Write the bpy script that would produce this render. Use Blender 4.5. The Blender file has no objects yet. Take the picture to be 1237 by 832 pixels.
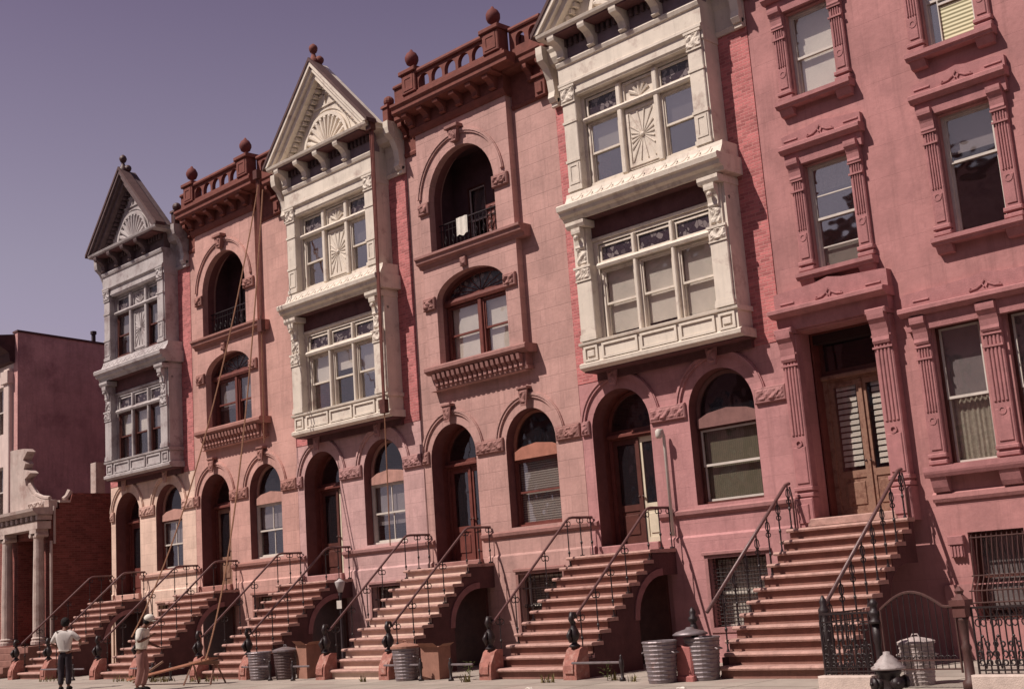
import bpy, math, random
from mathutils import Vector, Matrix
from mathutils.geometry import tessellate_polygon
random.seed(7)
R = math.radians
scene = bpy.context.scene
col = scene.collection
PI = math.pi
LOT = 5.5

def gz(x):                       # pavement height: the street falls gently to the right
    return -0.06 - (x - 5.0) * 0.007

# ------------------------------------------------------------------ materials
MATS = {}
def nodes_of(name):
    m = bpy.data.materials.new(name); m.use_nodes = True
    nt = m.node_tree; nt.nodes.clear()
    out = nt.nodes.new('ShaderNodeOutputMaterial'); b = nt.nodes.new('ShaderNodeBsdfPrincipled')
    nt.links.new(b.outputs[0], out.inputs[0])
    return m, nt, b
def N(nt, t, **kw):
    n = nt.nodes.new(t)
    for k, v in kw.items():
        if k.startswith('i_'):
            n.inputs[k[2:].replace('_', ' ')].default_value = v
        else: setattr(n, k, v)
    return n
def coords(nt, world=True):
    """wall coordinates: (x+y, z) so bricks and blocks run on any upright face"""
    if world:
        g = N(nt, 'ShaderNodeNewGeometry'); src = g.outputs['Position']
    else:
        g = N(nt, 'ShaderNodeTexCoord'); src = g.outputs['Object']
    s = N(nt, 'ShaderNodeSeparateXYZ'); nt.links.new(src, s.inputs[0])
    a = N(nt, 'ShaderNodeMath', operation='ADD'); nt.links.new(s.outputs[0], a.inputs[0]); nt.links.new(s.outputs[1], a.inputs[1])
    c = N(nt, 'ShaderNodeCombineXYZ'); nt.links.new(a.outputs[0], c.inputs[0]); nt.links.new(s.outputs[2], c.inputs[1])
    return src, c.outputs[0]
def mixc(nt, fac, a, b, mode='MIX'):
    m = N(nt, 'ShaderNodeMix', data_type='RGBA', blend_type=mode)
    for sock, v in ((m.inputs[0], fac), (m.inputs[6], a), (m.inputs[7], b)):
        if hasattr(v, 'is_linked') or hasattr(v, 'links'): nt.links.new(v, sock)
        elif isinstance(v, (int, float)): sock.default_value = v
        else: sock.default_value = (*v, 1)
    return m.outputs[2]
def ramp(nt, src, p0, p1, a=0., b=1.):
    r = N(nt, 'ShaderNodeMapRange'); nt.links.new(src, r.inputs[0])
    r.inputs[1].default_value = p0; r.inputs[2].default_value = p1; r.inputs[3].default_value = a; r.inputs[4].default_value = b
    return r.outputs[0]
def noise(nt, src, scale, detail=4, rough=.6, stretch=None):
    if stretch:
        mp = N(nt, 'ShaderNodeMapping'); nt.links.new(src, mp.inputs[0]); mp.inputs['Scale'].default_value = stretch; src = mp.outputs[0]
    n = N(nt, 'ShaderNodeTexNoise'); nt.links.new(src, n.inputs['Vector'])
    n.inputs['Scale'].default_value = scale; n.inputs['Detail'].default_value = detail; n.inputs['Roughness'].default_value = rough
    return n.outputs[0]
def mul(c, f): return tuple(min(1, v * f) for v in c)

def mat(name, c, rough=.8, var=.18, scale=3., bump=.15, streak=.0, blocks=None, bricks=None, stain=None, spec=.3, metal=0., joint=.75, slabs=None):
    if name in MATS: return MATS[name]
    m, nt, b = nodes_of(name)
    src, wc = coords(nt)
    n1 = noise(nt, src, scale, 5); n2 = noise(nt, src, scale * 9, 3)
    f = ramp(nt, n1, .3, .7)
    colr = mixc(nt, f, mul(c, 1 - var), mul(c, 1 + var))
    f2 = ramp(nt, n2, .35, .65)
    colr = mixc(nt, ramp(nt, n2, .3, .7, 0, .35 * var / .18), colr, mul(c, .7))
    height = n2
    if blocks or bricks:
        bw, bh, mort = blocks or bricks
        bt = N(nt, 'ShaderNodeTexBrick'); nt.links.new(wc, bt.inputs['Vector'])
        bt.inputs['Scale'].default_value = 1.0; bt.inputs['Brick Width'].default_value = bw; bt.inputs['Row Height'].default_value = bh
        bt.inputs['Mortar Size'].default_value = mort; bt.inputs['Mortar Smooth'].default_value = .3
        bt.offset = .5
        v = .065 if blocks else .26
        bt.inputs['Color1'].default_value = (1 - v, 1 - v, 1 - v, 1); bt.inputs['Color2'].default_value = (1 + v, 1 + v, 1 + v, 1)
        if blocks: bt.inputs['Mortar'].default_value = (joint,) * 3 + (1,)
        else: bt.inputs['Mortar'].default_value = (1.12, 1.6, 1.5, 1)
        colr = mixc(nt, 1., colr, bt.outputs['Color'], 'MULTIPLY')
        hh = N(nt, 'ShaderNodeMath', operation='SUBTRACT'); nt.links.new(n2, hh.inputs[0]); nt.links.new(bt.outputs['Fac'], hh.inputs[1])
        height = hh.outputs[0]
    if slabs:
        bt = N(nt, 'ShaderNodeTexBrick'); nt.links.new(src, bt.inputs['Vector']); bt.inputs['Scale'].default_value = 1.
        bt.inputs['Brick Width'].default_value, bt.inputs['Row Height'].default_value, bt.inputs['Mortar Size'].default_value = slabs; bt.offset = 0.
        bt.inputs['Color1'].default_value = (.9, .9, .9, 1); bt.inputs['Color2'].default_value = (1.1, 1.1, 1.1, 1); bt.inputs['Mortar'].default_value = (.4, .38, .36, 1)
        colr = mixc(nt, 1., colr, bt.outputs['Color'], 'MULTIPLY')
    if streak:
        ns = noise(nt, src, 1.0, 5, .7, (5.5, 5.5, .42))
        colr = mixc(nt, ramp(nt, ns, .50, .70, 0, streak), colr, mul(c, .55))
        nl = noise(nt, src, .55, 4, .6)
        colr = mixc(nt, ramp(nt, nl, .48, .72, 0, streak * .8), colr, mul(c, 1.35))
    if stain:
        sc_, amt, lo, hi, ss = stain
        nn = noise(nt, src, ss, 6, .7)
        colr = mixc(nt, ramp(nt, nn, lo, hi, 0, amt), colr, sc_)
    nt.links.new(colr, b.inputs['Base Color'])
    b.inputs['Roughness'].default_value = rough; b.inputs['Metallic'].default_value = metal
    b.inputs['Specular IOR Level'].default_value = spec
    bp = N(nt, 'ShaderNodeBump'); bp.inputs['Strength'].default_value = bump; bp.inputs['Distance'].default_value = .02
    nt.links.new(height, bp.inputs['Height']); nt.links.new(bp.outputs[0], b.inputs['Normal'])
    MATS[name] = m
    return m

def glass_mat(name, tint=(.02, .018, .022), refl=.13, seethru=.93):
    if name in MATS: return MATS[name]
    m = bpy.data.materials.new(name); m.use_nodes = True; nt = m.node_tree; nt.nodes.clear()
    out = N(nt, 'ShaderNodeOutputMaterial')
    tr = N(nt, 'ShaderNodeBsdfTransparent'); tr.inputs[0].default_value = (.95, .94, .92, 1)
    gl = N(nt, 'ShaderNodeBsdfGlossy'); gl.inputs[0].default_value = (1, .97, 1, 1); gl.inputs['Roughness'].default_value = .04
    df = N(nt, 'ShaderNodeBsdfDiffuse'); df.inputs[0].default_value = (*tint, 1)
    g = N(nt, 'ShaderNodeNewGeometry')
    n = noise(nt, g.outputs['Position'], 1.3, 2)
    bp = N(nt, 'ShaderNodeBump'); bp.inputs['Strength'].default_value = .3; bp.inputs['Distance'].default_value = .04
    nt.links.new(n, bp.inputs['Height']); nt.links.new(bp.outputs[0], gl.inputs['Normal'])
    m1 = N(nt, 'ShaderNodeMixShader'); m1.inputs[0].default_value = 1 - seethru
    nt.links.new(tr.outputs[0], m1.inputs[1]); nt.links.new(df.outputs[0], m1.inputs[2])
    m2 = N(nt, 'ShaderNodeMixShader'); m2.inputs[0].default_value = refl
    nt.links.new(m1.outputs[0], m2.inputs[1]); nt.links.new(gl.outputs[0], m2.inputs[2])
    nt.links.new(m2.outputs[0], out.inputs[0])
    MATS[name] = m
    return m

def leaded_mat(name):
    """stained transom glass: small coloured and pale pieces between dark leads"""
    if name in MATS: return MATS[name]
    m, nt, b = nodes_of(name)
    src, wc = coords(nt)
    v = N(nt, 'ShaderNodeTexVoronoi', feature='DISTANCE_TO_EDGE'); v.inputs['Scale'].default_value = 9; nt.links.new(wc, v.inputs['Vector'])
    v2 = N(nt, 'ShaderNodeTexVoronoi'); v2.inputs['Scale'].default_value = 9; nt.links.new(wc, v2.inputs['Vector'])
    s = N(nt, 'ShaderNodeSeparateColor'); nt.links.new(v2.outputs['Color'], s.inputs[0])
    c = mixc(nt, ramp(nt, s.outputs[0], .62, .7), (.035, .022, .03), (.17, .14, .14))
    c = mixc(nt, ramp(nt, v.outputs['Distance'], .02, .06), (.02, .01, .015), c)
    nt.links.new(c, b.inputs['Base Color']); b.inputs['Roughness'].default_value = .25
    MATS[name] = m
    return m

def stripe_mat(name, c1, c2, period, axis=2, rough=.7):
    if name in MATS: return MATS[name]
    m, nt, b = nodes_of(name)
    src, wc = coords(nt)
    s = N(nt, 'ShaderNodeSeparateXYZ'); nt.links.new(wc, s.inputs[0])
    a = N(nt, 'ShaderNodeMath', operation='MULTIPLY'); nt.links.new(s.outputs[1 if axis == 2 else 0], a.inputs[0]); a.inputs[1].default_value = 2 * PI / period
    sn = N(nt, 'ShaderNodeMath', operation='SINE'); nt.links.new(a.outputs[0], sn.inputs[0])
    c = mixc(nt, ramp(nt, sn.outputs[0], -.5, .5), c1, c2)
    nt.links.new(c, b.inputs['Base Color']); b.inputs['Roughness'].default_value = rough
    MATS[name] = m
    return m

STONE = {
 'A': mat('stone_cream', (.66, .475, .385), stain=((0.363, 0.253, 0.204), .55, .53, .74, 1.0), blocks=(1.1, .36, .008), streak=.55, var=.15, scale=1.4, bump=.35, joint=.86),
 'B': mat('stone_salmon', (.50, .285, .245), stain=((0.275, 0.157, 0.135), .55, .53, .74, 1.0), blocks=(1.15, .37, .008), streak=.55, var=.16, scale=1.4, bump=.35, joint=.86),
 'C': mat('stone_mauve', (.50, .31, .295), stain=((0.259, 0.149, 0.149), .55, .53, .74, 1.0), blocks=(1.1, .36, .008), streak=.55, var=.15, scale=1.4, bump=.35, joint=.86),
 'D': mat('stone_dusty_pink', (.45, .265, .235), stain=((0.27, 0.162, 0.144), .55, .53, .74, 1.0), blocks=(1.05, .40, .012), streak=.55, var=.17, scale=1.3, bump=.35, joint=.86),
 'E': mat('stone_rose', (.43, .21, .208), stain=((0.237, 0.11, 0.113), .55, .53, .74, 1.0), blocks=(1.1, .38, .006), streak=.55, var=.16, scale=1.3, bump=.35, joint=.88),
 'F': mat('stone_crimson_pink', (.395, .185, .178), stain=((0.237, 0.107, 0.11), .55, .53, .74, 1.0), blocks=(2.3, .62, .005), streak=.55, var=.16, scale=1.1, bump=.35, joint=.85),
}
WEAR = {k: mat('trim_' + k, c, var=.2, scale=5, bump=.3, streak=.35) for k, c in dict(
 A=(.46, .28, .23), B=(.31, .15, .125), C=(.34, .18, .17), D=(.29, .145, .128), E=(.34, .165, .16), F=(.37, .165, .165)).items()}
BRICK = mat('red_brick', (.45, .15, .148), bricks=(.215, .07, .007), var=.12, scale=2, bump=.5, rough=.9)
BRICKB = mat('brown_brick', (.20, .06, .05), bricks=(.215, .075, .008), var=.2, scale=2, bump=.5, rough=.9)
WHITE = mat('old_white_paint', (.64, .57, .485), var=.08, scale=4, bump=.2, streak=.4, rough=.6, stain=((.30, .20, .17), .7, .55, .72, 2.4))
GREYW = mat('grey_white_paint', (.45, .41, .40), var=.16, scale=4, bump=.2, streak=.5, rough=.6, stain=((.16, .11, .11), .7, .48, .64, 2.0))
RUST = mat('rust_red_paint', (.185, .06, .046), var=.25, scale=6, bump=.3, streak=.4)
SLATE = mat('dark_slate', (.05, .035, .04), var=.3, scale=8, bump=.3)
IRON = mat('black_iron', (.022, .012, .013), rough=.45, var=.3, scale=20, bump=.2, spec=.5)
RAILM = mat('sunlit_rose_iron', (.13, .06, .058), rough=.4, var=.3, scale=20, bump=.2, spec=.6)  # lighter rose brown carries the sunlit look of the rail in its colour
IRONB = mat('rust_brown_iron', (.07, .028, .024), rough=.55, var=.3, scale=20, bump=.2, spec=.5)
WOOD = mat('dark_brown_wood', (.10, .035, .028), rough=.5, var=.3, scale=6, bump=.2)
WOODO = mat('worn_orange_wood', (.30, .17, .12), rough=.6, var=.35, scale=5, bump=.2, stain=((.12, .05, .035), .8, .48, .62, 5))
WOODR = mat('red_brown_wood', (.16, .05, .04), rough=.5, var=.25, scale=6, bump=.2)
CREAMP = mat('cream_door_paint', (.62, .55, .42), rough=.55, var=.12, scale=5, bump=.1, streak=.3)
SASHW = mat('pale_sash_paint', (.55, .50, .45), rough=.5, var=.12, scale=5, bump=.08)
DARKIN = mat('dark_interior', (.035, .018, .018), rough=.95, var=.2, scale=2, bump=0)
SOF = mat('shade_brown_soffit', (.13, .055, .055), var=.3, scale=4, bump=.2)  # dark brown of these boards carries the shade under bays, ledges and eaves
LILAC = mat('dark_lilac_frieze', (.24, .185, .20), var=.2, scale=4, bump=.2)  # darker lilac than the rest of the bay front
REV = mat('dark_brown_reveal', (.17, .068, .062), var=.2, scale=4, bump=.2)  # even dark brown lining the arched openings
DKB = mat('weathered_dark_trim', (.12, .08, .08), var=.3, scale=6, bump=.3)
GLASS = glass_mat('window_glass')
GLASSP = glass_mat('purple_glass', refl=.26, seethru=.8)
GLASSD = glass_mat('dark_glass', refl=.10, seethru=.6)
LEAD = leaded_mat('leaded_glass')
BL_CREAM = mat('cream_shade_cloth', (.86, .82, .78), var=.1, scale=2, bump=.05)
BL_GREY = mat('grey_shade_cloth', (.30, .27, .29), var=.12, scale=2, bump=.05)
BL_GREEN = stripe_mat('green_grey_drape', (.15, .14, .10), (.21, .20, .14), .05, 0)
BL_VEN = stripe_mat('venetian_slats', (.16, .13, .13), (.48, .44, .42), .055)
BL_LACE = mat('lace_curtain', (.5, .47, .4), var=.35, scale=16, bump=.05)
LOUV = stripe_mat('cream_louvre', (.22, .2, .1), (.72, .68, .45), .075)
SIDE = mat('shade_dark_stoop_side', (.095, .038, .038), var=.25, scale=3, bump=.4, streak=.3)  # near black: shade on the stoop sides is put into the stone colour
STEPB = mat('brownstone_steps', (.235, .115, .092), var=.2, scale=4, bump=.3, streak=.3)
STEPN = mat('step_nosing_rose', (.44, .265, .225), var=.25, scale=6, bump=.5, stain=((.20, .10, .09), .7, .54, .68, 3.5))
STEPC = mat('pale_cream_risers', (.66, .50, .42), var=.12, scale=4, bump=.2, streak=.3)
PED = mat('pedestal_brownstone', (.36, .15, .12), var=.3, scale=9, bump=.8, stain=((.5, .33, .28), .6, .52, .68, 7))
PAVE = mat('pavement_concrete', (.33, .285, .245), var=.16, scale=1.2, bump=.3, slabs=(1.6, 1.5, .02), stain=((.28, .2, .18), .7, .5, .72, .8))
ROAD = mat('asphalt', (.06, .052, .052), var=.25, scale=12, bump=.5)
KERB = mat('kerb_stone', (.32, .27, .25), var=.2, scale=5, bump=.3)
PLASTER = mat('brown_plaster', (.55, .30, .28), var=.22, scale=1.3, bump=.8, streak=.5, stain=((.20, .08, .095), .7, .5, .68, .5))
ZINC = mat('galvanised_zinc', (.23, .195, .205), rough=.45, var=.25, scale=8, bump=.2, metal=.45, stain=((.2, .11, .09), .6, .52, .7, 6))
CARD = mat('brown_cardboard', (.30, .15, .11), var=.2, scale=4, bump=.1)
ROPE = mat('hemp_rope', (.30, .15, .09), var=.3, scale=30, bump=.4)
PIPE = mat('brown_pipe_paint', (.20, .075, .06), rough=.55, var=.25, scale=5, bump=.1)
HEADD = mat('orange_brown_panel', (.36, .15, .105), var=.2, scale=5, bump=.2, streak=.3)
HEADE = mat('dull_brown_panel', (.20, .10, .09), var=.2, scale=5, bump=.2, streak=.3)
DARKW = mat('shade_dark_loggia', (.12, .065, .07), var=.25, scale=4, bump=.2)  # loggia inside: its shade is put into this dark wall colour
PINKP = mat('weathered_pink_panel', (.42, .23, .19), var=.2, scale=5, bump=.2, streak=.3)
SKIN = mat('skin_tone', (.17, .075, .05), rough=.55, var=.08, scale=10, bump=.05)
SHIRT = mat('white_shirt_cloth', (.66, .62, .55), var=.1, scale=10, bump=.2)
SHIRT2 = mat('pale_grey_shirt_cloth', (.60, .56, .53), var=.1, scale=10, bump=.2)
TROU = mat('dark_trouser_cloth', (.03, .022, .03), var=.2, scale=10, bump=.2)
TROU2 = mat('tan_trouser_cloth', (.30, .15, .13), var=.15, scale=10, bump=.2)
HAIR = mat('black_hair', (.012, .008, .008), var=.2, scale=30, bump=.5)
LEAF = mat('weed_leaf', (.09, .10, .03), var=.35, scale=20, bump=.1)
LEAFB = mat('grass_blade', (.16, .13, .05), var=.35, scale=20, bump=.1)

# ------------------------------------------------------------------ mesh builder
class MB:
    def __init__(s): s.v = []; s.f = []; s.cuts = []
    def mk(s): s.cuts.append((len(s.v), len(s.f))); return s
    def add(s, vs, fs):
        o = len(s.v); s.v += [tuple(p) for p in vs]; s.f += [tuple(i + o for i in f) for f in fs]; return s
    def box(s, x0, x1, y0, y1, z0, z1):
        return s.add([(x0,y0,z0),(x1,y0,z0),(x1,y1,z0),(x0,y1,z0),(x0,y0,z1),(x1,y0,z1),(x1,y1,z1),(x0,y1,z1)],
                     [(0,3,2,1),(4,5,6,7),(0,1,5,4),(1,2,6,5),(2,3,7,6),(3,0,4,7)])
    def bbox(s, x0, x1, y0, y1, z0, z1, b=.012):
        """box with its four front edges chamfered"""
        b = min(b, (x1-x0)/3, (z1-z0)/3, (y1-y0)/2)
        return s.add([(x0,y0+b,z0),(x1,y0+b,z0),(x1,y0+b,z1),(x0,y0+b,z1),(x0+b,y0,z0+b),(x1-b,y0,z0+b),(x1-b,y0,z1-b),(x0+b,y0,z1-b),
                      (x0,y1,z0),(x1,y1,z0),(x1,y1,z1),(x0,y1,z1)],
                     [(4,5,6,7),(0,1,5,4),(1,2,6,5),(2,3,7,6),(3,0,4,7),(1,0,8,9),(2,1,9,10),(3,2,10,11),(0,3,11,8),(8,11,10,9)])
    def fill(s, outer, holes, fn, flip=False):
        """planar polygon with holes; fn maps 2d to 3d"""
        loops = [outer] + holes
        tr = tessellate_polygon([[Vector((a, b, 0)) for a, b in l] for l in loops])
        pts = [fn(a, b) for l in loops for a, b in l]
        fs = []
        fl = [q for l in loops for q in l]
        for t in tr:
            (ax, ay), (bx, by), (cx, cy) = fl[t[0]], fl[t[1]], fl[t[2]]
            ar = (bx-ax)*(cy-ay)-(cx-ax)*(by-ay)
            if abs(ar) < 1e-9: continue
            if (ar < 0) != flip: t = (t[0], t[2], t[1])
            fs.append(tuple(t))
        return s.add(pts, fs)
    def skirt(s, loop, fa, fb):
        n = len(loop); o = [fa(*p) for p in loop] + [fb(*p) for p in loop]
        return s.add(o, [(i, (i+1) % n, n + (i+1) % n, n + i) for i in range(n)])
    def plate(s, outer, holes, y0, y1, back=True):
        """plate in the XZ plane between y0 (front) and y1"""
        s.fill(outer, holes, lambda a, b: (a, y0, b))
        if back: s.fill(outer, holes, lambda a, b: (a, y1, b), True)
        for l in [outer] + holes: s.skirt(l, lambda a, b: (a, y0, b), lambda a, b: (a, y1, b))
        return s
    def plate_x(s, outer, holes, x0, x1):
        s.fill(outer, holes, lambda a, b: (x0, a, b)); s.fill(outer, holes, lambda a, b: (x1, a, b), True)
        for l in [outer] + holes: s.skirt(l, lambda a, b: (x0, a, b), lambda a, b: (x1, a, b))
        return s
    def tube(s, pts, r, n=6, closed=False):
        pts = [Vector(p) for p in pts]; k = len(pts)
        rs = r if isinstance(r, (list, tuple)) else [r] * k
        vs = []; prev = None
        for i, p in enumerate(pts):
            if closed: t = pts[(i+1) % k] - pts[i-1]
            else: t = pts[min(i+1, k-1)] - pts[max(i-1, 0)]
            t = t.normalized() if t.length > 1e-9 else Vector((0, 0, 1))
            a = prev if prev else (Vector((0, 0, 1)) if abs(t.z) < .9 else Vector((1, 0, 0)))
            u = (a - t * a.dot(t)); u = u.normalized() if u.length > 1e-6 else t.orthogonal().normalized()
            prev = u; w = t.cross(u)
            for j in range(n):
                q = 2 * PI * j / n
                vs.append(p + (u * math.cos(q) + w * math.sin(q)) * rs[i])
        fs = []
        for i in range(k if closed else k - 1):
            a, b = i * n, ((i+1) % k) * n
            for j in range(n): fs.append((a + j, b + j, b + (j+1) % n, a + (j+1) % n))
        if not closed: fs += [tuple(range(n)), tuple(range(k*n-1, (k-1)*n-1, -1))]
        return s.add(vs, fs)
    def lathe(s, prof, cx, cy, n=12, cz=0):
        vs = []
        for r, z in prof:
            for j in range(n):
                q = 2 * PI * j / n; vs.append((cx + r * math.cos(q), cy + r * math.sin(q), cz + z))
        k = len(prof); fs = []
        for i in range(k - 1):
            for j in range(n): fs.append((i*n+j, i*n+(j+1) % n, (i+1)*n+(j+1) % n, (i+1)*n+j))
        fs += [tuple(range(n-1, -1, -1)), tuple(range((k-1)*n, k*n))]
        return s.add(vs, fs)
    def ball(s, c, r, n=10, sx=1, sy=1, sz=1):
        prof = [(max(.002, r * math.sin(PI * i / n)), -r * math.cos(PI * i / n)) for i in range(n + 1)]
        o = len(s.v); s.lathe(prof, 0, 0, n + 2)
        s.v[o:] = [(c[0] + x * sx, c[1] + y * sy, c[2] + z * sz) for x, y, z in s.v[o:]]
        return s
    def relief(s, x0, x1, z0, z1, y, amp=.03, cell=.035, freq=(16, 13), ph=0.):
        """carved foliage: a grid pushed out by a rolling pattern"""
        nx = max(3, int((x1-x0)/cell)); nz = max(3, int((z1-z0)/cell)); vs = []
        for j in range(nz+1):
            for i in range(nx+1):
                a = x0 + (x1-x0)*i/nx; b = z0 + (z1-z0)*j/nz
                e = 0 if i in (0, nx) or j in (0, nz) else 1
                h = abs(math.sin(a*freq[0]+math.sin(b*freq[1]*1.3+ph)*1.4))*abs(math.cos(b*freq[1]+math.sin(a*freq[0]*.7)*1.2+ph))
                vs.append((a, y - e*amp*(.25 + h + random.uniform(-.15, .15)), b))
        fs = [(j*(nx+1)+i, j*(nx+1)+i+1, (j+1)*(nx+1)+i+1, (j+1)*(nx+1)+i) for j in range(nz) for i in range(nx)]
        return s.add(vs, fs)
    def prof(s, x0, x1, pts):
        """moulding: (y, z) profile run along x"""
        return s.plate_x(pts, [], x0, x1)
    def pieces(s):
        """split at the marks, then wherever loose islands stand far apart"""
        cuts = [c for c in s.cuts if 0 < c[0] < len(s.v)]
        lim = [(0, 0)] + cuts + [(len(s.v), len(s.f))]
        segs = [(s.v[a[0]:b[0]], [tuple(i-a[0] for i in f) for f in s.f[a[1]:b[1]]]) for a, b in zip(lim, lim[1:]) if b[0] > a[0]]
        out = []
        for v, f in segs:
            par = list(range(len(v)))
            def find(i):
                while par[i] != i: par[i] = par[par[i]]; i = par[i]
                return i
            for q in f:
                r = find(q[0])
                for i in q[1:]: par[find(i)] = r
            used = set(i for q in f for i in q); box = {}
            for i in used:
                r = find(i); p = v[i]; b = box.get(r)
                box[r] = (p, p) if b is None else (tuple(map(min, b[0], p)), tuple(map(max, b[1], p)))
            ks = list(box)
            if len(ks) == 1 or len(ks) > 400: out.append((v, f)); continue
            g = {k: k for k in ks}
            def gf(i):
                while g[i] != i: i = g[i]
                return i
            sz = {k: max(box[k][1][t]-box[k][0][t] for t in range(3)) for k in ks}
            for i, a in enumerate(ks):
                for b in ks[i+1:]:
                    ga, gb = gf(a), gf(b)
                    if ga == gb: continue
                    A_, B_ = box[a], box[b]
                    d = math.sqrt(sum(max(0, A_[0][t]-B_[1][t], B_[0][t]-A_[1][t])**2 for t in range(3)))
                    if d <= max(.02, .5*max(sz[a], sz[b]))*.999: g[gb] = ga
            groups = {}
            for q in f: groups.setdefault(gf(find(q[0])), []).append(q)
            if len(groups) == 1: out.append((v, f)); continue
            for q in groups.values():
                ids = sorted(set(i for t in q for i in t)); mp = {a: b for b, a in enumerate(ids)}
                out.append(([v[i] for i in ids], [tuple(mp[i] for i in t) for t in q]))
        return out
    def build(s, name, m, parent=None, smooth=False, whole=False):
        import bmesh
        first = None
        for v, f in ([(s.v, s.f)] if whole else s.pieces()):
            me = bpy.data.meshes.new(name); me.from_pydata(v, [], f); me.update()
            bm = bmesh.new(); bm.from_mesh(me); bmesh.ops.recalc_face_normals(bm, faces=bm.faces[:]); bm.to_mesh(me); bm.free()
            me.materials.append(m)
            if smooth:
                for p in me.polygons: p.use_smooth = True
            o = bpy.data.objects.new(name, me); col.objects.link(o)
            if parent: o.parent = parent
            first = first or o
        return first

def thing(name, label, cat, loc=(0, 0, 0), rz=0, group=None):
    o = bpy.data.objects.new(name, None); col.objects.link(o); o.location = loc; o.rotation_euler = (0, 0, rz)
    o.empty_display_size = .3
    o['label'] = label; o['category'] = cat
    if group: o['group'] = group
    return o
def tag(o, label, cat, group=None):
    o['label'] = label; o['category'] = cat
    if group: o['group'] = group
    return o
def struct(o): o['kind'] = 'structure'; return o

def arc(cx, cz, rx, rz, a0, a1, n=20):
    return [(cx + rx * math.cos(R(a0 + (a1-a0)*i/n)), cz + rz * math.sin(R(a0 + (a1-a0)*i/n))) for i in range(n+1)]
def arch_loop(x0, x1, z0, zs, rise=None, n=20):
    rx = (x1-x0)/2; rz = rx if rise is None else rise
    return [(x0, z0), (x1, z0)] + arc((x0+x1)/2, zs, rx, rz, 0, 180, n)
def rect(x0, x1, z0, z1): return [(x0, z0), (x1, z0), (x1, z1), (x0, z1)]
def ring(mb, cx, cz, r0, r1, y0, y1, a0=0, a1=180, n=24, rz0=None, rz1=None):
    rz0 = rz0 or r0; rz1 = rz1 or r1
    loop = arc(cx, cz, r1, rz1, a0, a1, n) + arc(cx, cz, r0, rz0, a1, a0, n)
    return mb.plate(loop, [], y0, y1)

# ------------------------------------------------------------------ windows
def blind(kind, x0, x1, z0, z1, y, parent, frac=1.0):
    if not kind: return
    m, nm = {'cream': (BL_CREAM, 'window_shade'), 'grey': (BL_GREY, 'window_shade'), 'green': (BL_GREEN, 'curtain'), 'ven': (BL_VEN, 'venetian_blind'),
         'lace': (BL_LACE, 'curtain'), 'louvre': (LOUV, 'vent_louvre')}[kind]
    mb = MB(); h = z1 - z0
    if kind == 'lace':
        n = 26; vs = []
        for i in range(n+1):
            a = x0 + (x1-x0)*i/n; dy = .018*math.sin(i*1.9)
            vs += [(a, y+dy, z1), (a, y+dy, z1 - h*frac)]
        mb.add(vs, [(2*i, 2*i+1, 2*i+3, 2*i+2) for i in range(n)])
    else:
        mb.box(x0, x1, y, y+.012, z1 - h*frac, z1)
    mb.build(nm, m, parent)

def sash_window(root, x0, x1, z0, z1, y, fm=SASHW, vbar=0, meet=.5, shade=None, frac=1., shade2=None, frac2=.5, glass=GLASS, fw=.05, arched=False,
                casing=None, hbars=(), lower_open=0., label=None):
    """double hung window; the frame is the part, sashes, panes and shades its sub-parts"""
    c = casing or fm
    f = MB()
    f.box(x0, x0+fw, y-.03, y+.09, z0, z1); f.box(x1-fw, x1, y-.03, y+.09, z0, z1)
    f.box(x0+fw, x1-fw, y-.03, y+.09, z1-fw, z1); f.box(x0-.0, x1+.0, y-.05, y+.09, z0-.05, z0-.001)
    fr = f.build('window', c, root)
    if label: fr['label'] = label
    a0, a1 = x0+fw, x1-fw; zt = z1-fw; zm = z0 + (zt-z0)*meet; r = .038
    up, lo = MB(), MB()
    for mb, b0, b1, yy in ((up, zm-.02, zt, y), (lo, z0+lower_open, zm+.02+lower_open, y+.04)):
        mb.box(a0, a0+r, yy, yy+.035, b0, b1); mb.box(a1-r, a1, yy, yy+.035, b0, b1)
        mb.box(a0+r, a1-r, yy, yy+.035, b0, b0+r+.01); mb.box(a0+r, a1-r, yy, yy+.035, b1-r, b1)
        for i in range(vbar):
            t = a0 + (a1-a0)*(i+1)/(vbar+1); mb.box(t-.014, t+.014, yy+.002, yy+.033, b0+r, b1-r)
        for hb in hbars:
            t = b0 + (b1-b0)*hb; mb.box(a0+r, a1-r, yy+.002, yy+.033, t-.012, t+.012)
    up.build('sash', fm, fr); lo.build('sash', fm, fr)
    MB().box(a0+r, a1-r, y+.014, y+.018, zm, zt-r).build('pane', glass, fr)
    MB().box(a0+r, a1-r, y+.054, y+.058, z0+r+lower_open, zm+lower_open).build('pane', glass, fr)
    blind(shade, a0, a1, z0, zt, y+.12, fr, frac)
    blind(shade2, a0, a1, z0, zt, y+.15, fr, frac2)
    return fr

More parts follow.
